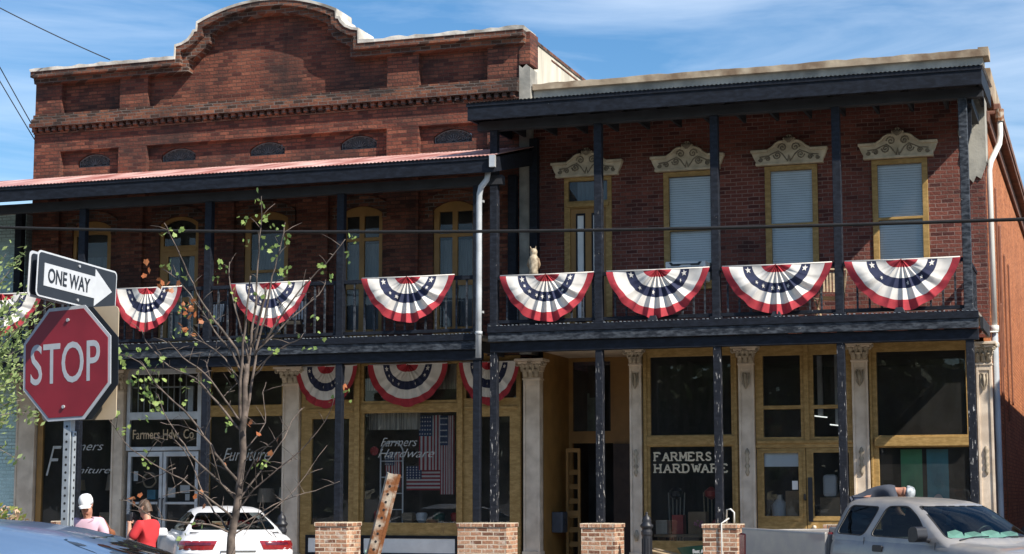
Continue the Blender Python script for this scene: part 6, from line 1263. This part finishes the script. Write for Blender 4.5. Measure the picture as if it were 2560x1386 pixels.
def standing(h, **kw):
    k = h/1.70; J = dict(pelvis=V(0, 0, .95), chest=V(0, .0, 1.26), neck=V(0, .0, 1.455), head=V(0, -.02, 1.585), face=V(0, -1, 0), shL=V(.175, 0, 1.37), shR=V(-.175, 0, 1.37), elL=V(.23, .02, 1.08), elR=V(-.23, .02, 1.08), wrL=V(.22, -.12, .86), wrR=V(-.22, -.12, .86), hipL=V(.09, 0, .90), hipR=V(-.09, 0, .90), knL=V(.10, -.02, .49), knR=V(-.10, -.02, .49), anL=V(.11, .02, .075), anR=V(-.11, .02, .075))
    J.update(kw); return {a: (v*k if a not in ('face', 'toe') else v) for a, v in J.items()}
W_, H, up, fw, rt = figure('woman in a pink shirt and white cap holding food, behind the blue car', standing(1.66, elL=V(.27, .02, 1.14), wrL=V(.06, -.20, 1.22), elR=V(-.25, -.04, 1.12), wrR=V(-.07, -.24, 1.20), face=V(.30, -1, -.12), neck=V(-.01, -.02, 1.455), head=V(-.015, -.05, 1.58)), 'skin2', 'pink_shirt', 'jeans', fem=True)
cap(W_, H, up, fw, rt, 'cap_cloth'); q = MB(); q.tube([H+rt*.06*s_+up*.02+fw*.088 for s_ in (-1, -.4, .4, 1)], [.02, .026, .026, .02], 6, flat=.5); q.build('sunglasses', 'iron', W_, smooth=True)
q = MB(); q.tube([H-up*.02-fw*.085, H-up*.10-fw*.085, H-up*.16-fw*.075], [.05, .045, .02], 8); q.build('hair', 'hair_dark', W_, smooth=True)
wp = atd(222, 1300, 23.0); wf = Vector((-.35, -.95, 0)); tocam = (CAM-wp); tocam.z = 0; tocam.normalize(); wf = (tocam*.90 - RGT*.42).normalized(); place(W_, (wp.x, wp.y, 0), wf)
sb = Matrix.Rotation(W_.rotation_euler.z, 4, 'Z'); fh = Vector(W_.location)+sb @ Vector((-.005, -.30, 1.225)); t = thing('food_wrap', 'sandwich in yellowish wrapping held in the hands of the woman with the white cap', 'food', fh)
q = MB(); q.tube([fh+Vector((-.08, -.01, 0)), fh+Vector((-.03, 0, .015)), fh+Vector((.03, 0, .01)), fh+Vector((.07, 0, 0))], [.025, .04, .038, .02], 10); q.build('wrapper', pm('yellow_paper', (.60, .50, .27), .7, .15, 20), t, smooth=True)
bgp = Vector(W_.location)+RGT*.27+Vector((0, 0, 0)); t = thing('shoulder_bag', 'brown leather bag hanging at the back of the woman in pink', 'bag', (bgp.x, bgp.y, 1.02))
q = MB(); q.plate(smoothpoly([(bgp.x-.07, 1.02), (bgp.x+.06, 1.03), (bgp.x+.055, 1.24), (bgp.x-.06, 1.27)], .05), [], bgp.y-.05, bgp.y+.06); q.build('bag_body', 'leather', t, bevel=.02)
q = MB(); q.tube([(bgp.x+.03, bgp.y, 1.23), (bgp.x-.05, bgp.y-.03, 1.36), (bgp.x-.12, bgp.y-.06, 1.42)], .009, 6); q.build('strap', 'leather', t)
B_, H, up, fw, rt = figure('boy in a red shirt turned away beside the white car', standing(1.60, elL=V(.26, -.10, 1.12), wrL=V(.09, -.25, 1.36), elR=V(-.27, -.12, 1.10), wrR=V(-.09, -.24, 1.35), head=V(0, -.045, 1.585)), 'skin', 'red_shirt', 'khaki')
hair(B_, H, up, fw, rt, 'hair_brown', .02); bpnt = atd(368, 1300, 24.3); tc2 = (CAM-bpnt); tc2.z = 0; tc2.normalize(); bf = (-RGT*.86 - tc2*.5).normalized(); place(B_, (bpnt.x, bpnt.y, 0), bf)
sb = Matrix.Rotation(B_.rotation_euler.z, 4, 'Z'); ch_ = Vector(B_.location)+sb @ Vector((0, -.27, 1.38)); t = thing('camera', 'black camera held up by the boy in the red shirt', 'camera', ch_)
q = MB(); q.plate(rrect(-.075, .075, -.05, .06, .02), [], -.03, .03); q.lathe([(.04, 0), (.045, .02), (.04, .08)], (0, 0, 0), 12); q.xf(Matrix.Translation(ch_) @ sb); q.build('camera_body', 'iron', t, bevel=.006)
D_, H, up, fw, rt = figure('man in a slate shirt and camouflage cap bending forward behind the pickup cab', dict(pelvis=V(0, .30, .92), chest=V(0, -.06, 1.07), neck=V(0, -.21, 1.07), head=V(0, -.32, 1.05), face=V(0, -.55, -.8), shL=V(.17, -.13, 1.05), shR=V(-.17, -.13, 1.05), elL=V(.22, -.24, .76), elR=V(-.22, -.24, .76), wrL=V(.18, -.42, .58), wrR=V(-.18, -.42, .58), hipL=V(.09, .32, .88), hipR=V(-.09, .32, .88), knL=V(.11, .26, .48), knR=V(-.11, .26, .48), anL=V(.12, .32, .075), anR=V(-.12, .32, .075)), 'skin2', 'slate_shirt', 'jeans')
for ch in D_.children:
    if ch.name.startswith('shirt'):
        for v in ch.data.vertices: v.co.z += .03*max(0, 1-((v.co.y+.02)/.30)**2)*(1 if v.co.z > 1.0 else 0)
cap(D_, H, up, fw, rt, 'cap_grey'); dp = atd(2205, 1243, 26.6); tc3 = (CAM-dp); tc3.z = 0; tc3.normalize(); df = (RGT*.97+tc3*.2).normalized(); place(D_, (dp.x, dp.y, .69), df)
q = MB(); q.box(dp.x-.75, dp.x+.55, dp.y-.45, dp.y+.45, .60, .69)
t = thing('loading_platform', 'low wooden loading platform under the bending man, behind the pickup', 'platform', (dp.x, dp.y, 0)); q.build('top_board', 'wood', t, bevel=.01)
for sx in (-.7, .45):
    for sy in (-.4, .36):
        q = MB(); q.box(dp.x+sx, dp.x+sx+.07, dp.y+sy, dp.y+sy+.07, 0, .598); q.build('leg', 'wood', t)
